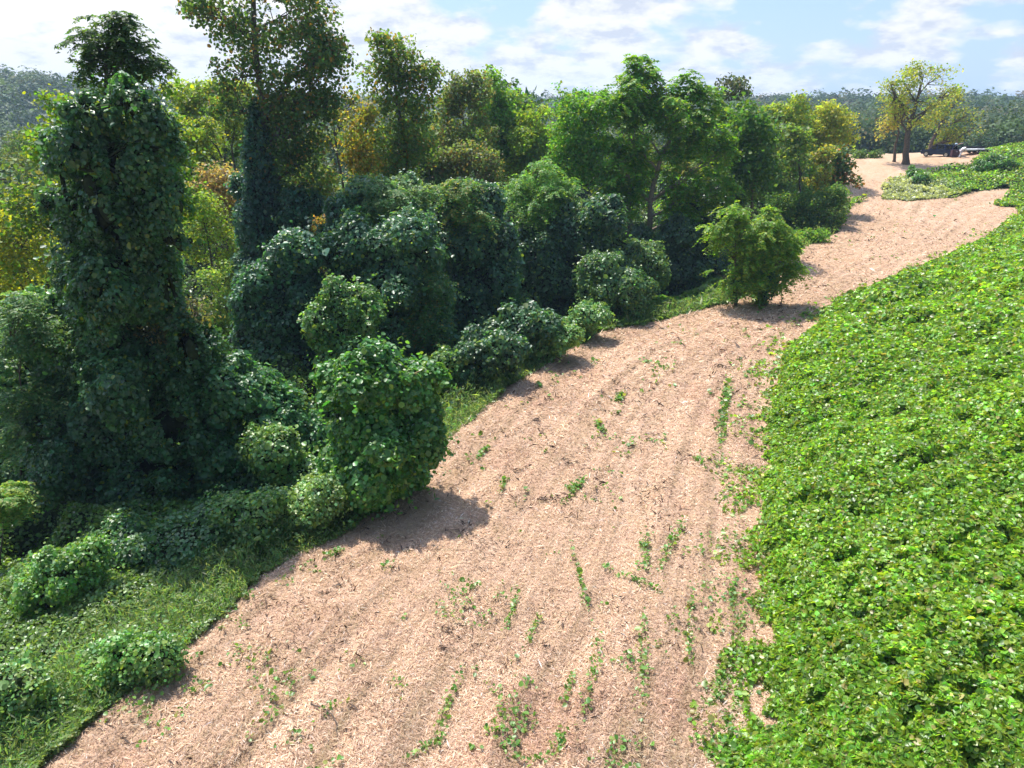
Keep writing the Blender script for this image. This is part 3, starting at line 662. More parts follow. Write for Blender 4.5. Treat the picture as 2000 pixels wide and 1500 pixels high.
tree('sumac', 'feathery grey green shrub with fern like leaves at the left edge of the photo', 'shrub', 21.8,
     [(30,600,44,26), (20,660,46,30), (70,650,26,20), (40,770,62,30), (90,790,36,20), (20,840,50,30), (60,870,40,30)], [(40,1000), (45,850), (40,700)], tr=.07,
     size=.12, tint=(.07,.14,.055), alt=(.17,.24,.09), altp=.2, style='frond', dens=4.5, gap=.3, k=6, sr=.55)
tree('sapling', 'small light green sapling tip at the left edge low in the picture', 'sapling', 18.6, [(22,965,34,18), (8,990,26,22), (30,985,20,12)], [(0,1100), (10,1000), (25,970)], tr=.04,
     size=.11, tint=(.11,.20,.05), alt=(.26,.30,.08), altp=.3, style='frond', dens=9, gap=.2, k=6, sr=.38, twigs=20)
tree('dry_branch_tree', 'dull brown green branches hanging in front of the lower vine tower', 'tree', 23.2,
     [(340,625,52,26), (385,610,40,22), (300,650,44,22), (350,680,50,24), (370,650,30,24)], [(380,720), (365,680), (350,630)], tr=.04,
     size=.12, tint=(.10,.105,.045), alt=(.24,.21,.06), altp=.25, style='narrow', dens=6, gap=.34, k=14, sr=.4)

LOW = [  # name, label, Y, spec, tint, alt proportion, size
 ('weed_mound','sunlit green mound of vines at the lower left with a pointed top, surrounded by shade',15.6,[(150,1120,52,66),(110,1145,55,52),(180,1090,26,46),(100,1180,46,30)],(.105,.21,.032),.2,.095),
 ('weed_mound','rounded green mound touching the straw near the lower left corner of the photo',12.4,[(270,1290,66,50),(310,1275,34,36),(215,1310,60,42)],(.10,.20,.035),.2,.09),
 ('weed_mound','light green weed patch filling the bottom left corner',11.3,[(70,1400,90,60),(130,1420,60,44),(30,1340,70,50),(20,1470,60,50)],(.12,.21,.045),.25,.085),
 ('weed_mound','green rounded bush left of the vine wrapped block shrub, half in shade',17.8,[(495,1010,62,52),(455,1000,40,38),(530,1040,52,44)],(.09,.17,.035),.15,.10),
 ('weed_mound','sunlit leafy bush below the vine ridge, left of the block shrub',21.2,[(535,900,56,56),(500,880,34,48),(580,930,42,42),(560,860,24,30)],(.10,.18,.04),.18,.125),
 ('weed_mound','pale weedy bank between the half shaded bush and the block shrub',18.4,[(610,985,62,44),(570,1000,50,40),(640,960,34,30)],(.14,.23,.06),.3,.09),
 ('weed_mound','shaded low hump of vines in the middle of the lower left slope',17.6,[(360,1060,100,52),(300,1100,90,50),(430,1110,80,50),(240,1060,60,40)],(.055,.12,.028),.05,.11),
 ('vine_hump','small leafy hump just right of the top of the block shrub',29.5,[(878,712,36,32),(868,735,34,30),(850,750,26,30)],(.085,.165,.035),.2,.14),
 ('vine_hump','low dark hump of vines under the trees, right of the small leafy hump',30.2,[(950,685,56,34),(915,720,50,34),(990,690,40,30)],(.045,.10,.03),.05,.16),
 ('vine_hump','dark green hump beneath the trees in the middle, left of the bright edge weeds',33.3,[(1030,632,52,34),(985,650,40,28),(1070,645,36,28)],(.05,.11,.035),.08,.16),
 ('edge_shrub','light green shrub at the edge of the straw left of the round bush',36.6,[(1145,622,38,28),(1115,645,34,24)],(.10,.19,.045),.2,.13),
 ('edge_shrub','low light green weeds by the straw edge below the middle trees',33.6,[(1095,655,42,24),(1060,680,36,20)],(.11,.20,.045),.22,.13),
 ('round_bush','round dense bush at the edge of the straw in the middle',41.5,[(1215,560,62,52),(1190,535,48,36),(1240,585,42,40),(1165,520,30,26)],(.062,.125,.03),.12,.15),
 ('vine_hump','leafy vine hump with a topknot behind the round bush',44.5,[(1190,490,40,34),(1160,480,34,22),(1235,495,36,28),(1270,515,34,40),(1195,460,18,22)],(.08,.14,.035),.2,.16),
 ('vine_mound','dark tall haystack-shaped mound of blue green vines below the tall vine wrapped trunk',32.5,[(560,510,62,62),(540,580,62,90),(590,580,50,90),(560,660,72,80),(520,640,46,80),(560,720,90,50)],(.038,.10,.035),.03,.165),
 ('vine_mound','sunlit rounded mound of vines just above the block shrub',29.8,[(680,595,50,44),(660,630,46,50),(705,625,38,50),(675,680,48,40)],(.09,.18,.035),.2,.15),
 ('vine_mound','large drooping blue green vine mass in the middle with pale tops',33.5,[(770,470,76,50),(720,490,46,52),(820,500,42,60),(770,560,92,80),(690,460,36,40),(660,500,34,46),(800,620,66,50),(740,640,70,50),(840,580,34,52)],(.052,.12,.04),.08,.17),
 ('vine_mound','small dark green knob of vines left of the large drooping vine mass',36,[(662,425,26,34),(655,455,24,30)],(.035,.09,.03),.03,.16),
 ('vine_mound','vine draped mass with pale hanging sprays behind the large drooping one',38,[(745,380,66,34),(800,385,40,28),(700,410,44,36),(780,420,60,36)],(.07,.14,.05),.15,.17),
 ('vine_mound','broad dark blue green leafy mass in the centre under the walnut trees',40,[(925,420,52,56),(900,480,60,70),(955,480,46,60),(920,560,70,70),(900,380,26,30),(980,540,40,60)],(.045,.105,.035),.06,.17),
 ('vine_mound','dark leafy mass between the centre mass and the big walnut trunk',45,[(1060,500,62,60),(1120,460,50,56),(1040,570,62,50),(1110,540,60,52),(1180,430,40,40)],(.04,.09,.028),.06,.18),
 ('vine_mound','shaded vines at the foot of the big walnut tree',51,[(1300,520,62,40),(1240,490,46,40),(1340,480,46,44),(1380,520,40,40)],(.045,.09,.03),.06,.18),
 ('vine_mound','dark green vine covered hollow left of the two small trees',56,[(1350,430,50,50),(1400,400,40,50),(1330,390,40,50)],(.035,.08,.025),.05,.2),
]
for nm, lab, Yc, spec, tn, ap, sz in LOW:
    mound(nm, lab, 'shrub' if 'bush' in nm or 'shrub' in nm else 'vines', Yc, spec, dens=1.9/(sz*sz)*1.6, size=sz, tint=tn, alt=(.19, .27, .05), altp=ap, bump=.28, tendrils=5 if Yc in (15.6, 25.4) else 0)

# ------------------------------------------------------------------ trees of the wood on the left, front to back
tree('vine_wrapped_tree', 'very tall browning tree cut off by the photo top, its trunk wrapped in vines', 'tree', 40,
     [(430,20,66,44), (395,10,40,24), (500,60,66,66), (560,30,70,70), (600,95,60,62), (622,150,42,48), (520,-70,110,80), (470,150,40,60), (470,215,44,46), (555,170,62,62), (600,230,46,70), (560,260,48,60), (590,320,36,46), (640,90,24,34), (640,200,26,34), (530,320,36,40), (570,210,50,44)],
     [(512,640), (512,400), (518,260), (505,150), (490,40), (500,-80)], tr=.36, size=.17, tint=(.06,.105,.028), alt=(.22,.13,.035), altp=.11, dens=3.6, gap=.37, k=14, sr=.55,
     vine=[(505,330,30,70), (500,390,40,70), (512,440,42,70), (508,270,22,60), (520,490,46,60), (560,420,36,60), (590,400,34,46), (540,520,60,50)], vkw=dict(dens=120, size=.165, tint=(.035,.095,.04), alt=(.09,.15,.06), altp=.1, bump=.25, hang=.8), twigs=200)
tree('poplar', 'tall poplar with orange and brown leaves mixed in its green crown', 'tree', 46,
     [(765,115,44,44), (748,160,46,48), (800,150,46,44), (835,165,28,40), (775,215,60,50), (760,270,56,56), (800,290,52,56), (790,350,44,40), (745,330,40,50), (830,215,28,34), (760,85,26,22)],
     [(790,560), (795,400), (785,250), (768,110)], tr=.26, size=.17, tint=(.075,.125,.025), alt=(.26,.17,.03), altp=.12, dens=3.2, gap=.36, k=14, sr=.5, twigs=120)
tree('autumn_tree', 'slender tree with many orange and yellow leaves left of the poplar', 'tree', 44,
     [(705,270,30,40), (720,330,34,44), (700,390,28,36), (690,320,24,40), (735,400,26,34), (722,225,20,24)], [(715,560), (712,400), (705,260)], tr=.10,
     size=.165, tint=(.13,.15,.025), alt=(.34,.23,.03), altp=.32, dens=4, gap=.34, k=12, sr=.45)
tree('forked_sapling', 'thin sparse sapling with a bare forked dark trunk right of the vine wrapped tree', 'sapling', 49,
     [(640,215,34,34), (668,240,28,40), (640,270,30,30), (690,200,26,22), (650,330,30,24)], [(676,400), (668,340), (655,290), (650,230)], tr=.15, size=.17, tint=(.11,.14,.03), alt=(.30,.22,.04), altp=.25, dens=3, gap=.42, k=10, sr=.5, twigs=120)
MID = [ # label, Y, lobes, trunk, tint, alt, altp, gap
 ('yellow green tree behind the gap between the two tall left trees', 57, [(400,190,56,38),(370,230,44,40),(425,230,46,40),(440,190,30,30),(380,270,52,36)], [(442,400),(440,280),(410,200)], (0.150,0.213,0.031), (.26,.27,.03), .3, .38),
 ('slim tree with an upright bare trunk just left of the vine wrapped trunk', 53, [(455,215,34,34),(440,260,34,30),(470,180,22,26)], [(460,420),(458,300),(455,210)], (0.138,0.188,0.031), (.25,.25,.03), .25, .42),
 ('leaning dark trunked tree with yellow sprays behind the vine tower', 51, [(400,300,40,30),(360,300,40,40),(350,250,30,30),(415,255,30,26)], [(445,400),(435,300),(400,260)], (0.125,0.188,0.025), (.30,.30,.03), .3, .4),
 ('pinkish brown seeding tree top left of the vine wrapped trunk', 45, [(430,340,44,24),(400,360,36,24),(455,370,26,30),(440,400,30,26)], None, (0.213,0.175,0.075), (.26,.18,.10), .35, .34),
 ('light green leafy tree below the pinkish one', 42, [(400,440,56,44),(440,470,44,40),(370,480,40,40),(420,520,50,36),(390,400,44,30)], None, (0.125,0.188,0.031), (.24,.26,.04), .25, .38),
 ('pale green bushy tree in the gap between vine tower and dark haystack mound', 39, [(420,560,44,40),(400,620,40,40),(450,600,34,44),(470,540,30,30),(440,660,36,30),(480,610,22,50)], None, (0.119,0.188,0.044), (.20,.25,.06), .25, .36),
 ('thin hanging green tree right of the vine wrapped trunk', 47, [(610,400,34,46),(640,440,30,40),(600,350,30,40),(630,360,26,30)], [(625,520),(620,400)], (0.106,0.150,0.031), (.23,.18,.04), .25, .42),
 ('reddish leaved low tree beside the dark knob of vines', 42, [(620,470,26,30),(645,500,24,34),(605,440,24,24)], None, (0.175,0.150,0.037), (.34,.18,.05), .35, .36),
 ('grey green sparse topped tree right of the poplar', 59, [(905,160,40,22),(880,180,34,28),(930,185,34,28),(900,220,50,40),(880,270,50,44),(930,270,50,44)], [(908,420),(908,300),(905,170)], (0.106,0.144,0.044), (.20,.15,.05), .18, .43),
 ('narrow upright bright tree between grey green tree and the small round one', 63, [(965,165,22,28),(955,205,34,34),(975,230,36,34),(960,280,46,40)], [(965,420),(965,200)], (0.094,0.188,0.025), (.16,.22,.03), .25, .36),
 ('round green tree right of the narrow upright one', 65, [(1000,200,28,26),(1010,240,40,36),(990,290,40,36),(1040,280,40,34)], [(1005,420),(1005,220)], (0.094,0.181,0.025), (.17,.22,.03), .25, .36),
 ('yellow green tree left of the big walnut', 62, [(1050,235,34,26),(1030,270,40,34),(1070,290,44,40),(1045,330,46,34),(1000,340,50,30)], [(1050,480),(1050,270)], (0.138,0.213,0.031), (.23,.26,.04), .3, .37),
 ('brownish vine hung tree under the grey green sparse topped one', 54, [(880,330,40,36),(930,340,44,40),(960,370,36,34),(900,300,30,24),(850,310,26,26)], [(900,520),(905,360)], (0.094,0.125,0.044), (.18,.13,.06), .25, .38),
 ('tall green walnut with a thin dark trunk, left neighbour of the biggest walnut', 54, [(1130,215,48,44),(1100,200,34,30),(1110,270,44,44),(1150,280,44,46),(1165,220,34,40),(1120,330,44,40),(1170,340,30,40)], [(1106,520),(1106,400),(1110,300),(1120,220)], (0.081,0.181,0.022), (.17,.22,.03), .2, .39),
]
for lab, Yc, lb, tk, tn, al, ap, gp in MID:
    tree('tree', lab, 'tree', Yc, lb, tk, tr=.15 if tk else .12, size=.0034*Yc, tint=tn, alt=al, altp=ap*.8, dens=4.2, gap=gp, k=16, sr=.0098*Yc)
tree('walnut_tree', 'biggest green walnut in the middle with a pale forked trunk showing through its leaves', 'tree', 53,
     [(1240,180,52,40), (1285,150,44,34), (1205,205,40,40), (1330,190,40,36), (1370,230,38,44), (1225,260,50,50), (1340,260,44,44), (1395,300,34,54), (1350,330,52,56), (1215,330,46,46), (1300,215,50,40), (1390,370,36,40), (1200,395,44,40), (1325,395,40,34), (1250,130,20,16)],
     [(1265,520), (1267,440), (1275,370), (1290,310), (1310,280), (1325,215)], tr=.30, size=.27, tint=(.075,.165,.016), alt=(.18,.24,.03), altp=.25, style='frond', dens=2.9, gap=.42, k=4, sr=.75, bark=M_BARKP, twigs=150)
tree('ailanthus', 'pale green tree with drooping fern like leaves in front of the walnuts', 'tree', 46,
     [(1040,340,34,26), (1015,380,34,34), (1065,370,36,28), (1035,420,40,34), (1090,410,36,30), (1110,445,30,34), (1075,460,34,34), (1100,375,24,16)], [(1060,620), (1060,500), (1040,400)], tr=.13,
     size=.17, tint=(.085,.18,.04), alt=(.21,.29,.07), altp=.25, style='frond', dens=3.4, gap=.33, k=5, sr=.75)
tree('ailanthus', 'drooping dark fern leaved tree on the right side of the large drooping vine mass', 'tree', 32.6,
     [(840,600,30,30), (830,640,40,30), (790,660,50,26), (850,560,20,26), (770,630,40,26)], None, tr=.1, size=.14, tint=(.06,.125,.035), alt=(.22,.18,.05), altp=.08, style='frond', dens=4.5, gap=.33, k=5, sr=.7)
tree('ailanthus', 'pale topped tree with fern like leaves rising above the large drooping vine mass', 'tree', 37,
     [(745,370,34,20), (790,380,40,18), (720,395,34,18), (815,372,26,14), (760,400,44,16)], None, tr=.1, size=.15, tint=(.085,.16,.06), alt=(.20,.25,.10), altp=.2, style='frond', dens=5, gap=.3, k=6, sr=.7)
tree('ailanthus', 'small pointed tree with fern like leaves on top of the centre leafy mass', 'tree', 39.3,
     [(900,375,22,24), (905,410,30,20), (935,420,30,20), (895,455,22,18)], None, tr=.08, size=.16, tint=(.08,.165,.04), alt=(.26,.25,.06), altp=.25, style='frond', dens=6, gap=.3, k=6, sr=.7)

# shrubs and trees right along the far part of the strip
def onground(px, py): return hit(px, py)[1]
Yt = onground(1437, 598)
tree('small_tree', 'small light green tree with slim leafy trunk, left of the pair on the straw', 'tree', Yt,
     [(1422,425,26,20), (1402,462,22,24), (1448,465,28,26), (1428,500,30,24), (1445,430,20,20), (1415,535,24,20), (1455,520,26,24), (1470,490,22,22)], [(1437,598), (1438,540), (1435,450)], tr=.10, size=.2, tint=(.10,.19,.022), alt=(.24,.30,.04), altp=.3, style='frond', dens=4.2, gap=.42, k=4, sr=.62,
     vine=[(1437,560,15,40)], vkw=dict(dens=150, size=.13, tint=(.07,.14,.025), bump=.12))
Yt2 = onground(1492, 597)
tree('small_tree', 'small spreading tree on the straw edge with a thick leafy trunk base', 'tree', Yt2,
     [(1490,445,26,26), (1468,475,28,22), (1515,470,30,24), (1532,505,28,20), (1488,510,26,20), (1556,528,18,12), (1505,425,18,16), (1470,545,26,22), (1515,545,22,16), (1500,485,30,24)], [(1492,598), (1492,540), (1495,460)], tr=.16, size=.2, tint=(.095,.18,.022), alt=(.24,.30,.04), altp=.3, style='frond', dens=4.0, gap=.42, k=4, sr=.62,
     vine=[(1493,575,18,28), (1489,545,20,30)], vkw=dict(dens=170, size=.13, tint=(.06,.12,.02), bump=.15))
Ys = onground(1525, 596); b = hit(1525, 596); st = thing('dead_sapling', 'thin bare brown stick of a sapling right of the spreading small tree', 'sapling', b)
q = bend(b, b+np.array([-.15, .1, 2.6]), 8, .05)
addobj('trunk', tube_mesh('trunk', [(q, np.linspace(.035, .015, 8))], M_BARKP, b), st)
pathsb = [(bend(q[i], q[i]+np.array([rng.uniform(-.5, .5), rng.uniform(-.3, .3), .5]), 4, .1), np.linspace(.014, .006, 4)) for i in (3, 4, 5, 6, 6)]
addobj('branch', tube_mesh('branch', pathsb, M_BARKP, b), st)
SH = [
 ('shrub','dark rounded shrub standing alone on the straw edge above the small trees', (1612,450), [(1612,415,42,32),(1590,395,28,22),(1635,385,22,20),(1605,440,32,20)], (.06,.12,.025), .15, 'broad'),
 ('shrub','dark bushy shrub left of the rounded one that stands alone', (1560,452), [(1545,410,44,38),(1575,430,26,26),(1520,430,34,30)], (.05,.105,.025), .12, 'broad'),
 ('shrub','bright green domed shrub left of the dark bushy one along the wood edge', (1490,440), [(1480,380,44,30),(1510,370,34,22),(1460,400,34,30),(1500,410,36,30)], (.07,.15,.025), .22, 'frond'),
 ('shrub','yellowish shrub behind the domed one along the wood edge', (1570,400), [(1560,365,36,22),(1585,375,26,20),(1540,380,30,20)], (.12,.16,.03), .25, 'broad'),
 ('edge_weeds','low bright weeds between small trees and the dark rounded shrub', (1570,478), [(1560,468,34,12),(1590,458,24,9),(1535,478,22,10)], (.10,.20,.03), .25, 'broad'),
]
for nm, lab, bp, lb, tn, ap, sty in SH:
    Yb = onground(*bp)
    tree(nm, lab, 'weeds' if 'weeds' in nm else 'shrub', Yb, lb, None, tr=.06, size=.17, tint=tn, alt=(.2, .24, .04), altp=ap, style=sty, dens=6 if sty == 'broad' else 5, gap=.26, k=16 if sty == 'broad' else 5, sr=.55)
FAR = [
 ('small dark conical tree with reddish edges by the path up to the knoll', 71, [(1640,335,18,30),(1650,355,22,22),(1635,305,12,20),(1628,350,14,20)], None, (.05,.09,.025), (.28,.13,.03), .14, .3),
 ('small pointed yellow green tree left of the dark conical one', 70, [(1600,320,16,28),(1598,350,22,20),(1605,300,10,14)], None, (.12,.16,.03), (.28,.24,.04), .3, .34),
 ('light leafy tree with slim pale stem above the domed shrub', 68, [(1560,280,30,24),(1550,315,34,24),(1570,340,30,20),(1545,260,18,16)], [(1562,380),(1562,320),(1558,270)], (.085,.145,.03), (.2,.22,.05), .2, .38),
 ('dark vine hung tree right of the biggest walnut', 56, [(1465,230,34,34),(1480,280,36,40),(1460,330,40,40),(1490,340,28,30),(1440,290,26,40)], [(1470,470),(1470,260)], (.045,.10,.02), (.12,.18,.03), .15, .33),
 ('green tree just behind the right edge of the biggest walnut', 60, [(1430,230,26,30),(1440,270,30,34),(1415,300,26,36)], [(1430,450),(1430,250)], (.07,.14,.02), (.17,.22,.03), .25, .35),
 ('yellow green rounded tree beyond the dark vine hung tree', 84, [(1545,220,44,28),(1530,250,40,30),(1565,260,38,34),(1510,225,26,22)], [(1548,400),(1548,240)], (.13,.19,.025), (.27,.28,.03), .3, .36),
 ('pale yellow tree with a dark slender trunk beyond the light leafy tree', 84, [(1620,240,34,28),(1600,270,34,26),(1640,265,26,26),(1635,225,20,16),(1615,215,22,14)], [(1611,345),(1612,290),(1615,240)], (.17,.21,.03), (.32,.30,.04), .3, .40),
 ('small dark lone treetop above the crowns right of the biggest walnut', 76, [(1430,165,24,18),(1415,180,18,12),(1445,182,14,12)], [(1430,330),(1428,200),(1430,160)], (.055,.075,.04), (.10,.10,.05), .2, .42),
 ('olive tree between dark vine hung tree and yellow green rounded one', 75, [(1510,290,26,34),(1515,330,30,26),(1500,260,22,24)], [(1512,400),(1510,280)], (.08,.115,.03), (.17,.17,.05), .25, .37),
]
for lab, Yc, lb, tk, tn, al, ap, gp in FAR:
    tree('tree', lab, 'tree', Yc, lb, tk, tr=.15, size=.26, tint=tn, alt=al, altp=ap, dens=2.6, gap=gp, k=14, sr=.75)
# trees on the knoll
Yk = onground(1769, 322)
tree('knoll_tree', 'largest airy yellow leaved tree on the knoll with a stout forked trunk', 'tree', Yk+.5,
     [(1765,165,34,22), (1800,140,36,18), (1835,150,28,22), (1850,180,22,22), (1745,190,22,26), (1785,195,40,22), (1825,205,34,24), (1755,225,30,18), (1790,235,34,16), (1740,165,14,14)],
     [(1769,320), (1771,280), (1778,240), (1790,200), (1800,160)], tr=.42, size=.24, tint=(.16,.22,.04), alt=(.32,.32,.06), altp=.4, dens=1.25, gap=.46, k=9, sr=.85, bark=M_BARK, twigs=160)
tree('knoll_tree', 'thin crooked dark trunked tree left of the largest tree on the knoll', 'tree', Yk+2,
     [(1745,225,20,18), (1735,250,22,14), (1755,205,16,14)], [(1746,318), (1748,285), (1756,258), (1748,225)], tr=.20, size=.24, tint=(.2,.2,.04), alt=(.34,.29,.06), altp=.35, dens=2, gap=.44, k=10, sr=.7)
tree('knoll_tree', 'olive tree standing behind the parked vehicle on the knoll', 'tree', Yk+10,
     [(1865,205,32,24), (1890,225,24,20), (1850,235,36,20), (1900,250,16,12), (1870,260,24,16), (1835,225,20,20), (1880,195,18,12)], [(1812,312), (1820,275), (1835,245), (1855,215)], tr=.30, size=.22, tint=(.12,.16,.03), alt=(.27,.25,.05), altp=.3, dens=1.5, gap=.45, k=12, sr=.75)
tree('knoll_tree', 'slanting second stem rising behind the parked vehicle', 'tree', Yk+11, [(1850,270,22,14), (1840,285,16,10)], [(1815,312), (1835,285), (1850,262)], tr=.14, size=.24, tint=(.12,.16,.03), alt=(.26,.25,.05), altp=.3, dens=3, gap=.36, k=10, sr=.6, twigs=20)
for k, (px, py, w, hh_, lab) in enumerate([(1585+90,312,16,18,'dark rounded bush at the left end of the knoll top'), (1706,310,16,12,'small dark bush with pale twigs on the skyline of the knoll, left of its trees')]):
    tree('bush', lab, 'bush', 101, [(px,py,w,hh_),(px-8,py+8,w,hh_*.6)], None, tr=.06, size=.24, tint=(.05,.09,.025), alt=(.15,.18,.04), altp=.1, dens=4, gap=.28, k=14, sr=.6)
for px, py, w, h_, lab in [(1783,338,11,14,'upright green bush at the top edge of the pale withered patch'), (1802,350,14,13,'round dark green bush right of the upright one below the parked vehicle'), (1955,318,26,16,'bushy vine heap at the right end of the knoll beside the trailer'), (1920,326,20,12,'vine heap just in front of the trailer end')]:
    Yb = onground(px, py+h_)
    mound('vine_bush', lab, 'bush', Yb+.5, [(px,py,w,h_),(px+w*.5,py+h_*.4,w*.7,h_*.6)], dens=45, size=.22, tint=(.075,.16,.025), alt=(.2,.26,.05), altp=.12, bump=.2, core=True)

# ------------------------------------------------------------------ woods behind: copies of a few grown trees
def archetype(nm, tint, alt, altp, h, style='broad', dens=.9):
    root = thing(nm, 'x', 'tree', (0, 0, 0)); r0 = h*.30
    lobes = []
    for i in range(9):
        a = rng.uniform(0, 6.28); rr = rng.uniform(0, r0*.75); zz = h*rng.uniform(.38, .86)
        w = r0*rng.uniform(.38, .6)*(1.15-.5*(zz/h)); lobes.append((np.array([rr*math.cos(a)*(1.3-zz/h), rr*math.sin(a)*(1.3-zz/h), zz]), np.array([w, w, w*.8])))
    lobes.append((np.array([0, 0, h*.86]), np.array([r0*.4, r0*.4, h*.14])))
    me, C = foliage(lobes, .36, tint, alt, altp, style, dens, .34, 12, 1.05, (0, 0, 0), int(rng.integers(9999)))
    for v in (me,): v.materials.clear(); v.materials.append(M_FAR)
    pts = bend((0, 0, -1.5), (0, 0, h*.8), 8, .03); rad = np.linspace(.26, .06, 8); paths = [(pts, rad)]
    for c, r in lobes: paths.append((bend(pts[int(rng.integers(3, 7))], c, 5, .1), np.linspace(.10, .03, 5)))
    addobj('trunk', tube_mesh('trunk', paths, M_BARK, (0, 0, 0), 5), root); addobj('crown', me, root); return root
reseed('woods')
ARCH = [archetype('forest_tree', *a) for a in [((.055,.105,.022),(.12,.16,.03),.2,13), ((.07,.13,.022),(.16,.2,.03),.2,12), ((.045,.09,.028),(.10,.13,.04),.15,15), ((.10,.14,.028),(.22,.22,.04),.25,11), ((.12,.16,.03),(.28,.26,.04),.3,10), ((.05,.085,.035),(.13,.12,.05),.15,14)]]
ALAB = ['deep green tree in the wood behind the front row', 'mid green tree in the wood behind the front row', 'tall blue green tree in the wood behind the front row', 'olive green tree in the wood behind the front row', 'yellow green tree in the wood behind the front row', 'greyish dark tree in the wood behind the front row']
used = [False]*len(ARCH)
def plant(k, x, y, s, rz, lab, grp):
    r = ARCH[k]
    if used[k]:
        r2 = r.copy(); COL.objects.link(r2)
        for ch in r.children:
            c = ch.copy(); COL.objects.link(c); c.parent = r2
        r = r2
    used[k] = True
    r.location = (x, y, gz(x, y)); r.rotation_euler = (0, 0, rz); r.scale = (s, s, s*rng.uniform(.9, 1.12))
    tag(r, lab, 'tree', grp)
pts = []
def try_(px, Y, k, s, lab=None, grp='trees of the wood behind the front row'):
    u = (px-1000)/F; x = u*Y/math.cos(PITCH)*1.02
    if any((x-a)**2+(Y-b)**2 < (2.6+Y*.012)**2 for a, b in pts): return
    pts.append((x, Y)); plant(k, x, Y, s, rng.uniform(0, 6.28), lab or ALAB[k], grp)
for i in range(75):      # the wood on the left slope
    Y = rng.uniform(52, 120); px = rng.uniform(-60, 1480)
    u = (px-1000)/F; x = u*Y*1.08
    if x > np.interp(Y, L[:, 1], L[:, 0])-7: continue
    g = gz(x, Y); top = CZ - (math.tan(R_(1.2))*Y)*rng.uniform(0.2, 2.2); h = np.clip(top-g, 7, 17)
    k = int(rng.choice(6, p=[.22, .24, .1, .18, .18, .08])); try_(px, Y, k, h/13)
for i in range(80):      # beyond the knoll and on the right
    Y = rng.uniform(128, 215); px = rng.uniform(1380, 2100); k = int(rng.choice(6, p=[.2, .2, .25, .12, .05, .18]))
    try_(px, Y, k, rng.uniform(.8, 1.2), 'tree in the hollow beyond the knoll and its parked vehicle', 'trees in the hollow beyond the knoll')
for i in range(34):      # valley left of the vine tower
    Y = rng.uniform(45, 150); px = rng.uniform(-80, 420); k = int(rng.choice(6, p=[.1, .15, .1, .25, .35, .05]))
    try_(px, Y, k, rng.uniform(.75, 1.05), 'tree in the valley left of the tall vine tower' , 'trees in the valley at the left')
for px, Y, s, lab in []+0*[(20, 33, .80, 'golden yellow leafy tree low at the left edge, above the feathery shrub'), (75, 37, .78, 'yellow green tree between the left edge and the vine tower')]:
    try_(px, Y, 4, s, lab, None)
tree('tree', 'golden yellow leafy tree low at the left edge, above the feathery shrub', 'tree', 34, [(30,470,52,40),(10,520,50,44),(60,530,44,40),(20,580,50,30),(50,440,30,24),(0,440,40,30)], None, tr=.14,
     size=.16, tint=(.15,.19,.02), alt=(.33,.31,.02), altp=.3, dens=4, gap=.34, k=14, sr=.45)
tree('tree', 'yellow green tree between the golden one at the left edge and the vine tower', 'tree', 38, [(90,470,34,40),(75,430,40,26),(100,530,34,40),(20,410,40,20)], None, tr=.14,
     size=.17, tint=(.12,.18,.025), alt=(.30,.31,.03), altp=.3, dens=4, gap=.36, k=14, sr=.5)
# far woods on the hills: one mass
def far_wood():
    n = 9000; a = rng.uniform(R_(-43), R_(43), n); r = 175*np.exp(rng.random(n)*math.log(950/175.))
    x, y = r*np.sin(a), r*np.cos(a); m = (y > 150)|(np.abs(x) > 75); x, y, r = x[m], y[m], r[m]; g = ground_z(x, y); n = len(x)
    h = rng.uniform(8, 14, n)*np.where(rng.random(n) < .05, 1.3, 1); w = h*rng.uniform(.28, .42, n)
    q = np.clip(150-(r-175)*.14, 45, 150).astype(int); idx = np.repeat(np.arange(n), q); m_ = len(idx)
    d = norm(rnd(m_)+np.array([0, 0, .35])); rad = .72+.36*rng.random(m_)
    f = fbm(np.stack([x[idx], y[idx], g[idx]], 1)*.05+d*2.2, 2, 5)
    P = np.stack([x[idx], y[idx], g[idx]+h[idx]*.62], 1)+d*np.stack([w[idx], w[idx], h[idx]*.42], 1)*(rad*(.6+.8*f))[:, None]
    kinds = np.array([(.05,.09,.022), (.07,.115,.025), (.04,.075,.028), (.105,.12,.03), (.06,.08,.035), (.13,.105,.04)])
    kc = kinds[rng.choice(6, n, p=[.3, .25, .2, .1, .1, .05])]*np.exp(rng.normal(size=(n, 1))*.2)
    T = rnd(m_); me = leaf_mesh('forest', P, d+rnd(m_)*.35+np.array([0, 0, .3]), T, np.clip(.0030*r[idx], .7, 2.2)*np.exp(rng.normal(size=m_)*.3), np.clip(kc[idx]*.92*np.exp(rng.normal(size=(m_, 1))*.12), .01, .6), M_FAR, LEAF4, 1.3)
    tag(addobj('forest', me), 'distant wooded hills fading blue along the horizon', 'forest', kind='stuff')
far_wood()

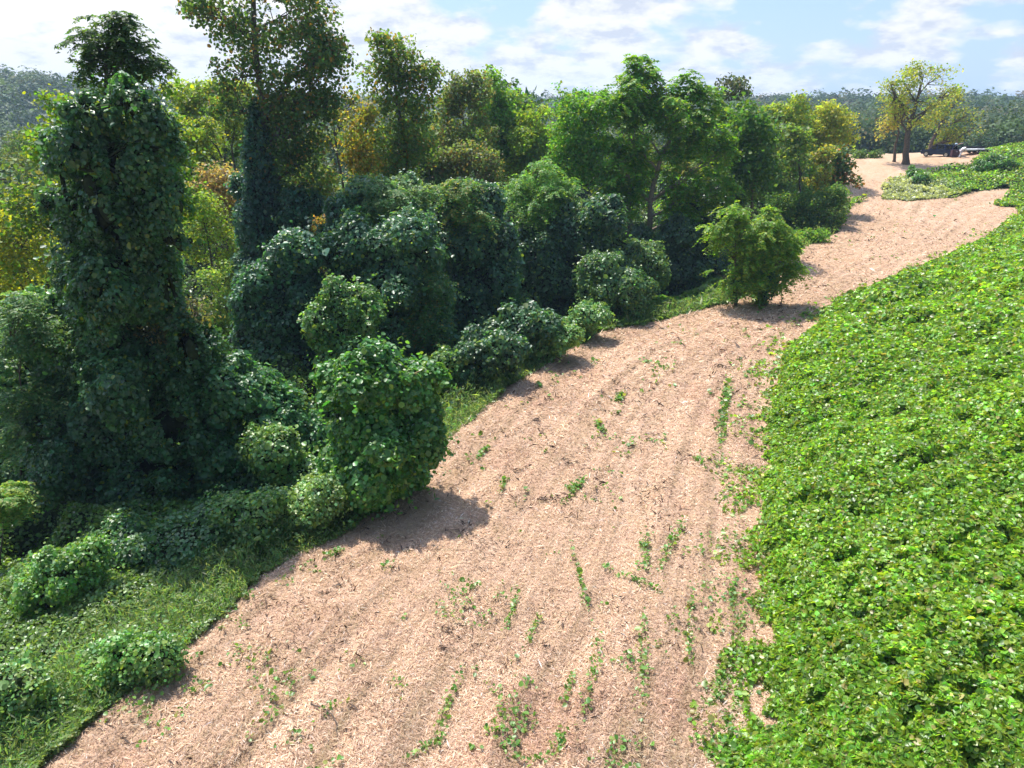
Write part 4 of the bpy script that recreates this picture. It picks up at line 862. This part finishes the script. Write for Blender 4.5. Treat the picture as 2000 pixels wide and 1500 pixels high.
# ------------------------------------------------------------------ vehicle, trailer and people on the knoll
def bx(bm, lo, hi, bev=.02, rot=None):
    g = bmesh.ops.create_cube(bm, size=1); vs = g['verts']; lo, hi = Vector(lo), Vector(hi)
    for v in vs: v.co = Vector([(lo[i]+hi[i])/2+v.co[i]*(hi[i]-lo[i]) for i in range(3)])
    if rot is not None:
        for v in vs: v.co = rot @ v.co
    if bev: bmesh.ops.bevel(bm, geom=[e for e in {e for v in vs for e in v.link_edges}], offset=bev, segments=2, affect='EDGES')
def fin(name, bm, mat, parent, sm=False):
    bmesh.ops.recalc_face_normals(bm, faces=bm.faces); me = bpy.data.meshes.new(name); bm.to_mesh(me); bm.free(); me.materials.append(mat)
    if sm: me.polygons.foreach_set('use_smooth', [True]*len(me.polygons))
    return addobj(name, me, parent)
def prism(bm, prof, y0, y1, bev=.04, taper=0.):
    a = [bm.verts.new((x, y0, z)) for x, z in prof]; b = [bm.verts.new((x, y1, z)) for x, z in prof]
    fs = [bm.faces.new(a), bm.faces.new(b[::-1])]
    for i in range(len(prof)): j = (i+1) % len(prof); fs.append(bm.faces.new((a[j], a[i], b[i], b[j])))
    if bev: bmesh.ops.bevel(bm, geom=list({e for f in fs for e in f.edges}), offset=bev, segments=2, affect='EDGES')
def cyl(bm, c, r, w, n=24):
    g = bmesh.ops.create_cone(bm, cap_ends=True, segments=n, radius1=r, radius2=r, depth=w)
    for v in g['verts']: x, y, z = v.co; v.co = Vector((c[0]+x, c[1]+z, c[2]+y))
    bmesh.ops.bevel(bm, geom=list({e for v in g['verts'] for e in v.link_edges if len(e.link_faces) == 2 and any(len(f.verts) > 4 for f in e.link_faces)}), offset=min(.025, w*.2), segments=2, affect='EDGES')
def paint(name, col, rough=.25, metal=.0):
    m = simple(name, col, rough, metal); p = [n for n in m.node_tree.nodes if n.type == 'BSDF_PRINCIPLED'][0]; p.inputs['Coat Weight'].default_value = .8; return m
M_NAVY = paint('navy_paint', (.012, .02, .06)); M_BLACK = simple('black_plastic', (.015, .015, .017), .6); M_TYRE = simple('tyre', (.02, .02, .02), .85)
M_RIM = simple('alloy', (.45, .46, .48), .35, .8); M_GLASS = simple('dark_glass', (.01, .012, .015), .05, 0, spec=1.0); M_RED = simple('lamp_red', (.35, .01, .01), .3)
M_CLEAR = simple('lamp_clear', (.6, .62, .65), .15); M_WHITE = simple('white_deck', (.72, .70, .70), .6, noise=(4, .8, 1.1)); M_MAROON = simple('maroon', (.06, .022, .03), .6)
M_GALV = simple('galvanised', (.42, .43, .45), .45, .6)
def car_wheel(parent, x, y, r=.36, w=.24):
    b_ = bmesh.new(); cyl(b_, (x, y, r), r, w, 28); t_ = fin('wheel', b_, M_TYRE, parent, False)
    b_ = bmesh.new(); sgn = 1 if y > 0 else -1; cyl(b_, (x, y+sgn*w*.5, r), r*.62, .03, 20); cyl(b_, (x, y+sgn*(w*.5+.015), r), r*.2, .03, 12); fin('rim', b_, M_RIM, t_)
gy_ = Yk+4.6; P0, s_ = at(1829, 318, gy_); VX = float(P0[0])
car = thing('parked_car', 'dark blue car parked on the knoll with its rear hatch raised open', 'car', (VX, gy_, gz(VX, gy_)), rz=R_(180-50))
# car space: +x forward (towards the left of the photo), z up
car.scale = (.88,)*3
b_ = bmesh.new(); prism(b_, [(-2.15,.32),(2.15,.32),(2.24,.5),(2.22,.78),(2.1,.93),(1.1,1.06),(.95,1.08),(-2.15,1.08),(-2.22,.7)], -.90, .90, .05); fin('body', b_, M_NAVY, car)
b_ = bmesh.new(); prism(b_, [(.32,1.66),(-1.95,1.70),(-2.12,1.64),(-1.95,1.76),(.2,1.74)], -.74, .74, .012)
for sy in (-1, 1):
    for x0, x1, xt0, xt1 in ((.98, 1.10, .28, .38), (.02, .12, -.02, .08), (-1.12, -.98, -1.08, -.94), (-2.16, -2.02, -2.10, -1.92)):
        vs = [b_.verts.new(p) for p in ((x0, sy*.86, 1.07), (x1, sy*.86, 1.07), (xt1, sy*.72, 1.70), (xt0, sy*.72, 1.70), (x0, sy*.80, 1.07), (x1, sy*.80, 1.07), (xt1, sy*.66, 1.70), (xt0, sy*.66, 1.70))]
        for q in ((0,1,2,3),(7,6,5,4),(0,4,5,1),(1,5,6,2),(2,6,7,3),(3,7,4,0)): b_.faces.new([vs[i] for i in q])
fin('roof', b_, M_NAVY, car)
for sy in (-1, 1):
    for (xa, xb, ta, tb) in ((.12, .98, .08, .28), (-.98, .02, -.94, -.02), (-2.02, -1.12, -1.92, -1.08)):
        b_ = bmesh.new(); o1, o2 = .835, .70
        vs = [b_.verts.new(p) for p in ((xa, sy*o1, 1.08), (xb, sy*o1, 1.08), (tb, sy*o2, 1.67), (ta, sy*o2, 1.67), (xa, sy*(o1-.01), 1.08), (xb, sy*(o1-.01), 1.08), (tb, sy*(o2-.01), 1.67), (ta, sy*(o2-.01), 1.67))]
        for q in ((0,1,2,3),(7,6,5,4),(0,4,5,1),(1,5,6,2),(2,6,7,3),(3,7,4,0)): b_.faces.new([vs[i] for i in q])
        fin('window', b_, M_GLASS, car)
b_ = bmesh.new(); prism(b_, [(1.06,1.08),(.36,1.66),(.33,1.655),(1.03,1.075)], -.72, .72, 0); fin('windscreen', b_, M_GLASS, car)
b_ = bmesh.new(); bx(b_, (-2.1, -.66, 1.085), (-.9, .66, 1.12), .01); bx(b_, (-.95, -.62, 1.085), (-.75, .62, 1.52), .05); bx(b_, (.0, -.6, 1.085), (.18, -.1, 1.5), .05); bx(b_, (.0, .1, 1.085), (.18, .6, 1.5), .05); fin('seats', b_, M_BLACK, car)
from mathutils import Matrix
hr = Matrix.Translation((-2.0, 0, 1.74)) @ Matrix.Rotation(R_(17), 4, 'Y')
b_ = bmesh.new(); bx(b_, (-1.0, -.72, 0), (0, .72, .06), .02, hr); h_ = fin('hatch', b_, M_NAVY, car)
b_ = bmesh.new(); bx(b_, (-.72, -.6, -.012), (-.12, .6, -.002), 0, hr); fin('hatch_window', b_, M_GLASS, h_)
b_ = bmesh.new()
for sy in (-1, 1): bx(b_, (-2.62, sy*.66-.015, 1.15), (-2.59, sy*.66+.015, 1.80), 0); 
b_.free()
for sy in (-1, 1):
    p0, p1 = np.array([-2.1, sy*.68, 1.3]), np.array([-2.62, sy*.68, 1.80]); addobj('strut', tube_mesh('strut', [(np.linspace(p0, p1, 3), [.015]*3)], M_GALV, (0, 0, 0), 6), car)
    for x_ in (1.38, -1.38): car_wheel(car, x_, sy*.80)
    b_ = bmesh.new(); bx(b_, (-2.24, sy*.78-.1, .78), (-2.14, sy*.78+.1, 1.05), .02); fin('tail_light', b_, M_RED, car)
    b_ = bmesh.new(); bx(b_, (2.1, sy*.68-.17, .70), (2.24, sy*.68+.17, .86), .03); fin('headlight', b_, M_CLEAR, car)
    b_ = bmesh.new(); bx(b_, (.75, sy*.98-.1, 1.06), (.9, sy*.98+.1, 1.2), .03); fin('mirror', b_, M_NAVY, car)
b_ = bmesh.new(); bx(b_, (2.16, -.55, .5), (2.25, .55, .72), .01); fin('grille', b_, M_BLACK, car)
b_ = bmesh.new(); bx(b_, (-2.30, -.86, .38), (-2.17, .86, .6), .03); fin('bumper', b_, M_BLACK, car)
# trailer
tY = Yk+3.2; PT, _ = at(1893, 320, tY); tg = gz(PT[0], tY)
tr_ = thing('flat_trailer', 'low flat trailer with a pale deck standing on the knoll behind the parked car', 'trailer', (PT[0], tY, tg), rz=R_(4))
b_ = bmesh.new(); bx(b_, (-1.1, -.8, .48), (2.2, .8, .56), .01)
for i in range(11): bx(b_, (-1.08+i*.3, -.79, .562), (-.80+i*.3, .79, .585), .005)
fin('deck', b_, M_WHITE, tr_)
b_ = bmesh.new(); bx(b_, (-1.15, -.86, .40), (2.25, -.80, .58), .01); bx(b_, (-1.15, .80, .40), (2.25, .86, .58), .01); bx(b_, (-1.16, -.8, .40), (-1.1, .8, .58), .01); fin('frame', b_, M_GALV, tr_)
b_ = bmesh.new(); bx(b_, (-2.0, -.04, .40), (-1.16, .04, .47), .01); fin('drawbar', b_, M_GALV, tr_)
for sy in (-1, 1):
    for x_ in (.35, 1.05): car_wheel(tr_, x_, sy*.99, .29, .18)
    b_ = bmesh.new(); bx(b_, (-.02, sy*1.0-.1, .62), (1.42, sy*1.0+.1, .65), .01); fin('mudguard', b_, M_GALV, tr_)
b_ = bmesh.new()
bx(b_, (-1.0, .74, .585), (2.1, .78, .9), .01)
fin('side_board', b_, M_BLACK, tr_)
PB, _ = at(1861, 318, Yk+2.6)
bxo = thing('equipment_box', 'dark maroon box standing between the open car and the bending person', 'box', (PB[0], Yk+2.6, gz(PB[0], Yk+2.6)), rz=R_(-4))
b_ = bmesh.new(); bx(b_, (-.50, -.35, .0), (.50, .35, .74), .03); fin('case', b_, M_MAROON, bxo)
b_ = bmesh.new(); bx(b_, (-.52, -.37, .745), (.52, .37, .82), .02); fin('lid', b_, M_MAROON, bxo)
b_ = bmesh.new(); bx(b_, (-.12, -.40, .60), (.12, -.372, .68), .01); fin('latch', b_, M_GALV, bxo)

def skin(name, verts, edges, radii, mat, parent, root=0, levels=1):
    me = bpy.data.meshes.new(name+'_s'); me.from_pydata(verts, edges, []); o = bpy.data.objects.new(name+'_s', me); COL.objects.link(o)
    m = o.modifiers.new('s', 'SKIN'); m.use_smooth_shade = True
    for i, sv in enumerate(me.skin_vertices[0].data): r = radii[i]; sv.radius = (r, r) if isinstance(r, float) else r; sv.use_root = (i == root)
    ss = o.modifiers.new('u', 'SUBSURF'); ss.levels = levels; ss.render_levels = levels
    dg = bpy.context.evaluated_depsgraph_get(); dg.update(); me2 = bpy.data.meshes.new_from_object(o.evaluated_get(dg)); bpy.data.objects.remove(o)
    me2.name = name; me2.materials.clear(); me2.materials.append(mat); return addobj(name, me2, parent)
M_SKIN = simple('skin', (.42, .24, .17), .55); M_HAIR = simple('hair', (.04, .025, .015), .7)
def person(label, loc, rz, J, shirt, trousers, shoes=(.05, .04, .035)):
    root = thing('person', label, 'person', loc, rz=rz)
    names = ['pelvis','chest','neck','head0','head1','lsh','lel','lwr','rsh','rel','rwr','lhip','lkn','lan','ltoe','rhip','rkn','ran','rtoe']
    V = [J[k] for k in names]; ix = {k: i for i, k in enumerate(names)}
    E = [('pelvis','chest'),('chest','neck'),('neck','head0'),('head0','head1'),('chest','lsh'),('lsh','lel'),('lel','lwr'),('chest','rsh'),('rsh','rel'),('rel','rwr'),('pelvis','lhip'),('lhip','lkn'),('lkn','lan'),('lan','ltoe'),('pelvis','rhip'),('rhip','rkn'),('rkn','ran'),('ran','rtoe')]
    E = [(ix[a], ix[b]) for a, b in E]
    Rd = [.13,.13,.055,.085,.095,.065,.045,.03,.065,.045,.03,.085,.06,.042,.035,.085,.06,.042,.035]
    for side in ('l', 'r'):   # palm, four unequal curled fingers and a thumb from its side
        w = np.array(J[side+'wr']); e = np.array(J[side+'el']); d = (w-e)/np.linalg.norm(w-e); sidev = np.cross(d, (0, 1, .2)); sidev /= np.linalg.norm(sidev); fwd = np.cross(sidev, d)
        palm = w+d*.06; V.append(tuple(palm)); pi_ = len(V)-1; E.append((ix[side+'wr'], pi_)); Rd.append(.032)
        for k, ln in enumerate((.075, .085, .08, .062)):
            q1 = palm+d*.03+sidev*(k-1.5)*.02; q2 = q1+d*ln*.5+fwd*.01; q3 = q2+d*ln*.4+fwd*.03
            for j, q in enumerate((q1, q2, q3)): V.append(tuple(q)); Rd.append(.010-.001*j); E.append((pi_ if j == 0 else len(V)-2, len(V)-1))
        q1 = palm-d*.02+sidev*.04; q2 = q1+d*.04+sidev*.015
        for j, q in enumerate((q1, q2)): V.append(tuple(q)); Rd.append(.011); E.append((pi_ if j == 0 else len(V)-2, len(V)-1))
    skin('body', V, E, Rd, M_SKIN, root)
    def sub(name, ks, es, rs, mat): return skin(name, [J[k] for k in ks], es, rs, mat, root)
    mid = lambda a, b, t=.5: tuple(np.array(J[a])*(1-t)+np.array(J[b])*t)
    J['lslv'] = mid('lel', 'lwr', .05); J['rslv'] = mid('rel', 'rwr', .05)
    sub('shirt', ['pelvis','chest','lsh','lslv','rsh','rslv','neck'], [(0,1),(1,2),(2,3),(1,4),(4,5),(1,6)], [(.19,.14),(.20,.145),.09,.07,.09,.07,.075], simple('shirt', shirt, .8))
    sub('trousers', ['pelvis','lhip','lkn','lan','rhip','rkn','ran'], [(0,1),(1,2),(2,3),(0,4),(4,5),(5,6)], [(.18,.13),.11,.085,.07,.11,.085,.07], simple('trousers', trousers, .85))
    for a, b in (('lan','ltoe'),('ran','rtoe')): sub('shoe', [a, b], [(0, 1)], [.058,.05], simple('shoe', shoes, .6))
    h0, h1 = np.array(J['head0']), np.array(J['head1']); u = (h1-h0)/np.linalg.norm(h1-h0); f = np.array(J.get('face', (1, 0, 0)), float); f -= u*(f@u); f /= np.linalg.norm(f); s2 = np.cross(u, f)
    c = (h0+h1)/2+u*.01
    def blob(bm, p, r):
        g = bmesh.ops.create_icosphere(bm, subdivisions=2, radius=1)
        for v in g['verts']: v.co = Vector(p)+Vector(v.co.x*r[0]*f+v.co.y*r[1]*s2+v.co.z*r[2]*u)
    b_ = bmesh.new(); blob(b_, c-f*.022+u*.055, (.105, .098, .088)); fin('hair', b_, M_HAIR, root, True)
    b_ = bmesh.new(); blob(b_, c+f*.105-u*.015, (.022, .014, .022)); fin('nose', b_, M_SKIN, root, True)
    for sgn in (-1, 1):
        b_ = bmesh.new(); blob(b_, c+f*.088+s2*sgn*.032+u*.012, (.012, .014, .009)); fin('eye', b_, simple('eye', (.05, .04, .04), .3), root, True)
        b_ = bmesh.new(); blob(b_, c+s2*sgn*.092-u*.005, (.02, .01, .03)); fin('ear', b_, M_SKIN, root, True)
    b_ = bmesh.new(); blob(b_, c+f*.086-u*.052, (.012, .025, .007)); fin('mouth', b_, simple('lips', (.3, .1, .09), .5), root, True)
    return root
# bending forward from the hips (local +x is where the figure faces)
JB = dict(pelvis=(0,0,.92), chest=(.30,0,1.20), neck=(.42,0,1.27), head0=(.48,0,1.27), head1=(.62,0,1.22), face=(.4,0,-1), lsh=(.34,.19,1.20), lel=(.46,.22,.93), lwr=(.62,.16,.74), rsh=(.34,-.19,1.20), rel=(.48,-.22,.94), rwr=(.64,-.14,.76),
          lhip=(0,.11,.88), lkn=(.10,.14,.48), lan=(.16,.15,.08), ltoe=(.32,.16,.05), rhip=(0,-.11,.88), rkn=(-.10,-.15,.47), ran=(-.30,-.16,.08), rtoe=(-.15,-.17,.05))
PP_, _ = at(1872, 319, Yk+1.5); person('person in a white shirt and pale trousers bending forward beside the flat trailer', (PP_[0], Yk+1.5, gz(PP_[0], Yk+1.5)), R_(8), JB, (.80, .80, .80), (.48, .47, .52))
JS = dict(pelvis=(0,0,.94), chest=(.03,0,1.34), neck=(.05,0,1.50), head0=(.07,0,1.57), head1=(.09,0,1.70), face=(1,0,-.2), lsh=(.03,.20,1.40), lel=(.12,.25,1.12), lwr=(.36,.20,1.06), rsh=(.03,-.20,1.40), rel=(.10,-.26,1.13), rwr=(.34,-.18,1.02),
          lhip=(0,.11,.90), lkn=(.03,.12,.48), lan=(-.02,.13,.08), ltoe=(.14,.14,.05), rhip=(0,-.11,.90), rkn=(.03,-.12,.48), ran=(-.03,-.13,.08), rtoe=(.13,-.14,.05))
PS_, _ = at(1861, 316, Yk+4.2); person('person in a pale blue shirt standing under the raised hatch of the parked car', (PS_[0], Yk+4.2, gz(PS_[0], Yk+4.2)), R_(175), JS, (.42, .58, .70), (.05, .06, .10))

# ------------------------------------------------------------------ air
b_ = bmesh.new(); bx(b_, (-1385, -320, -40), (1385, 1385, 52), 0)
hm, ht = newmat('haze'); pv = N(ht, 'ShaderNodeVolumePrincipled', Density=.00032, Anisotropy=.2); pv.inputs['Color'].default_value = (.55, .75, 1, 1)
ho = N(ht, 'ShaderNodeOutputMaterial'); ht.links.new(pv.outputs[0], ho.inputs['Volume'])
hz = fin('haze', b_, hm, None); tag(hz, 'thin pale blue summer haze in the air', 'haze', kind='stuff')
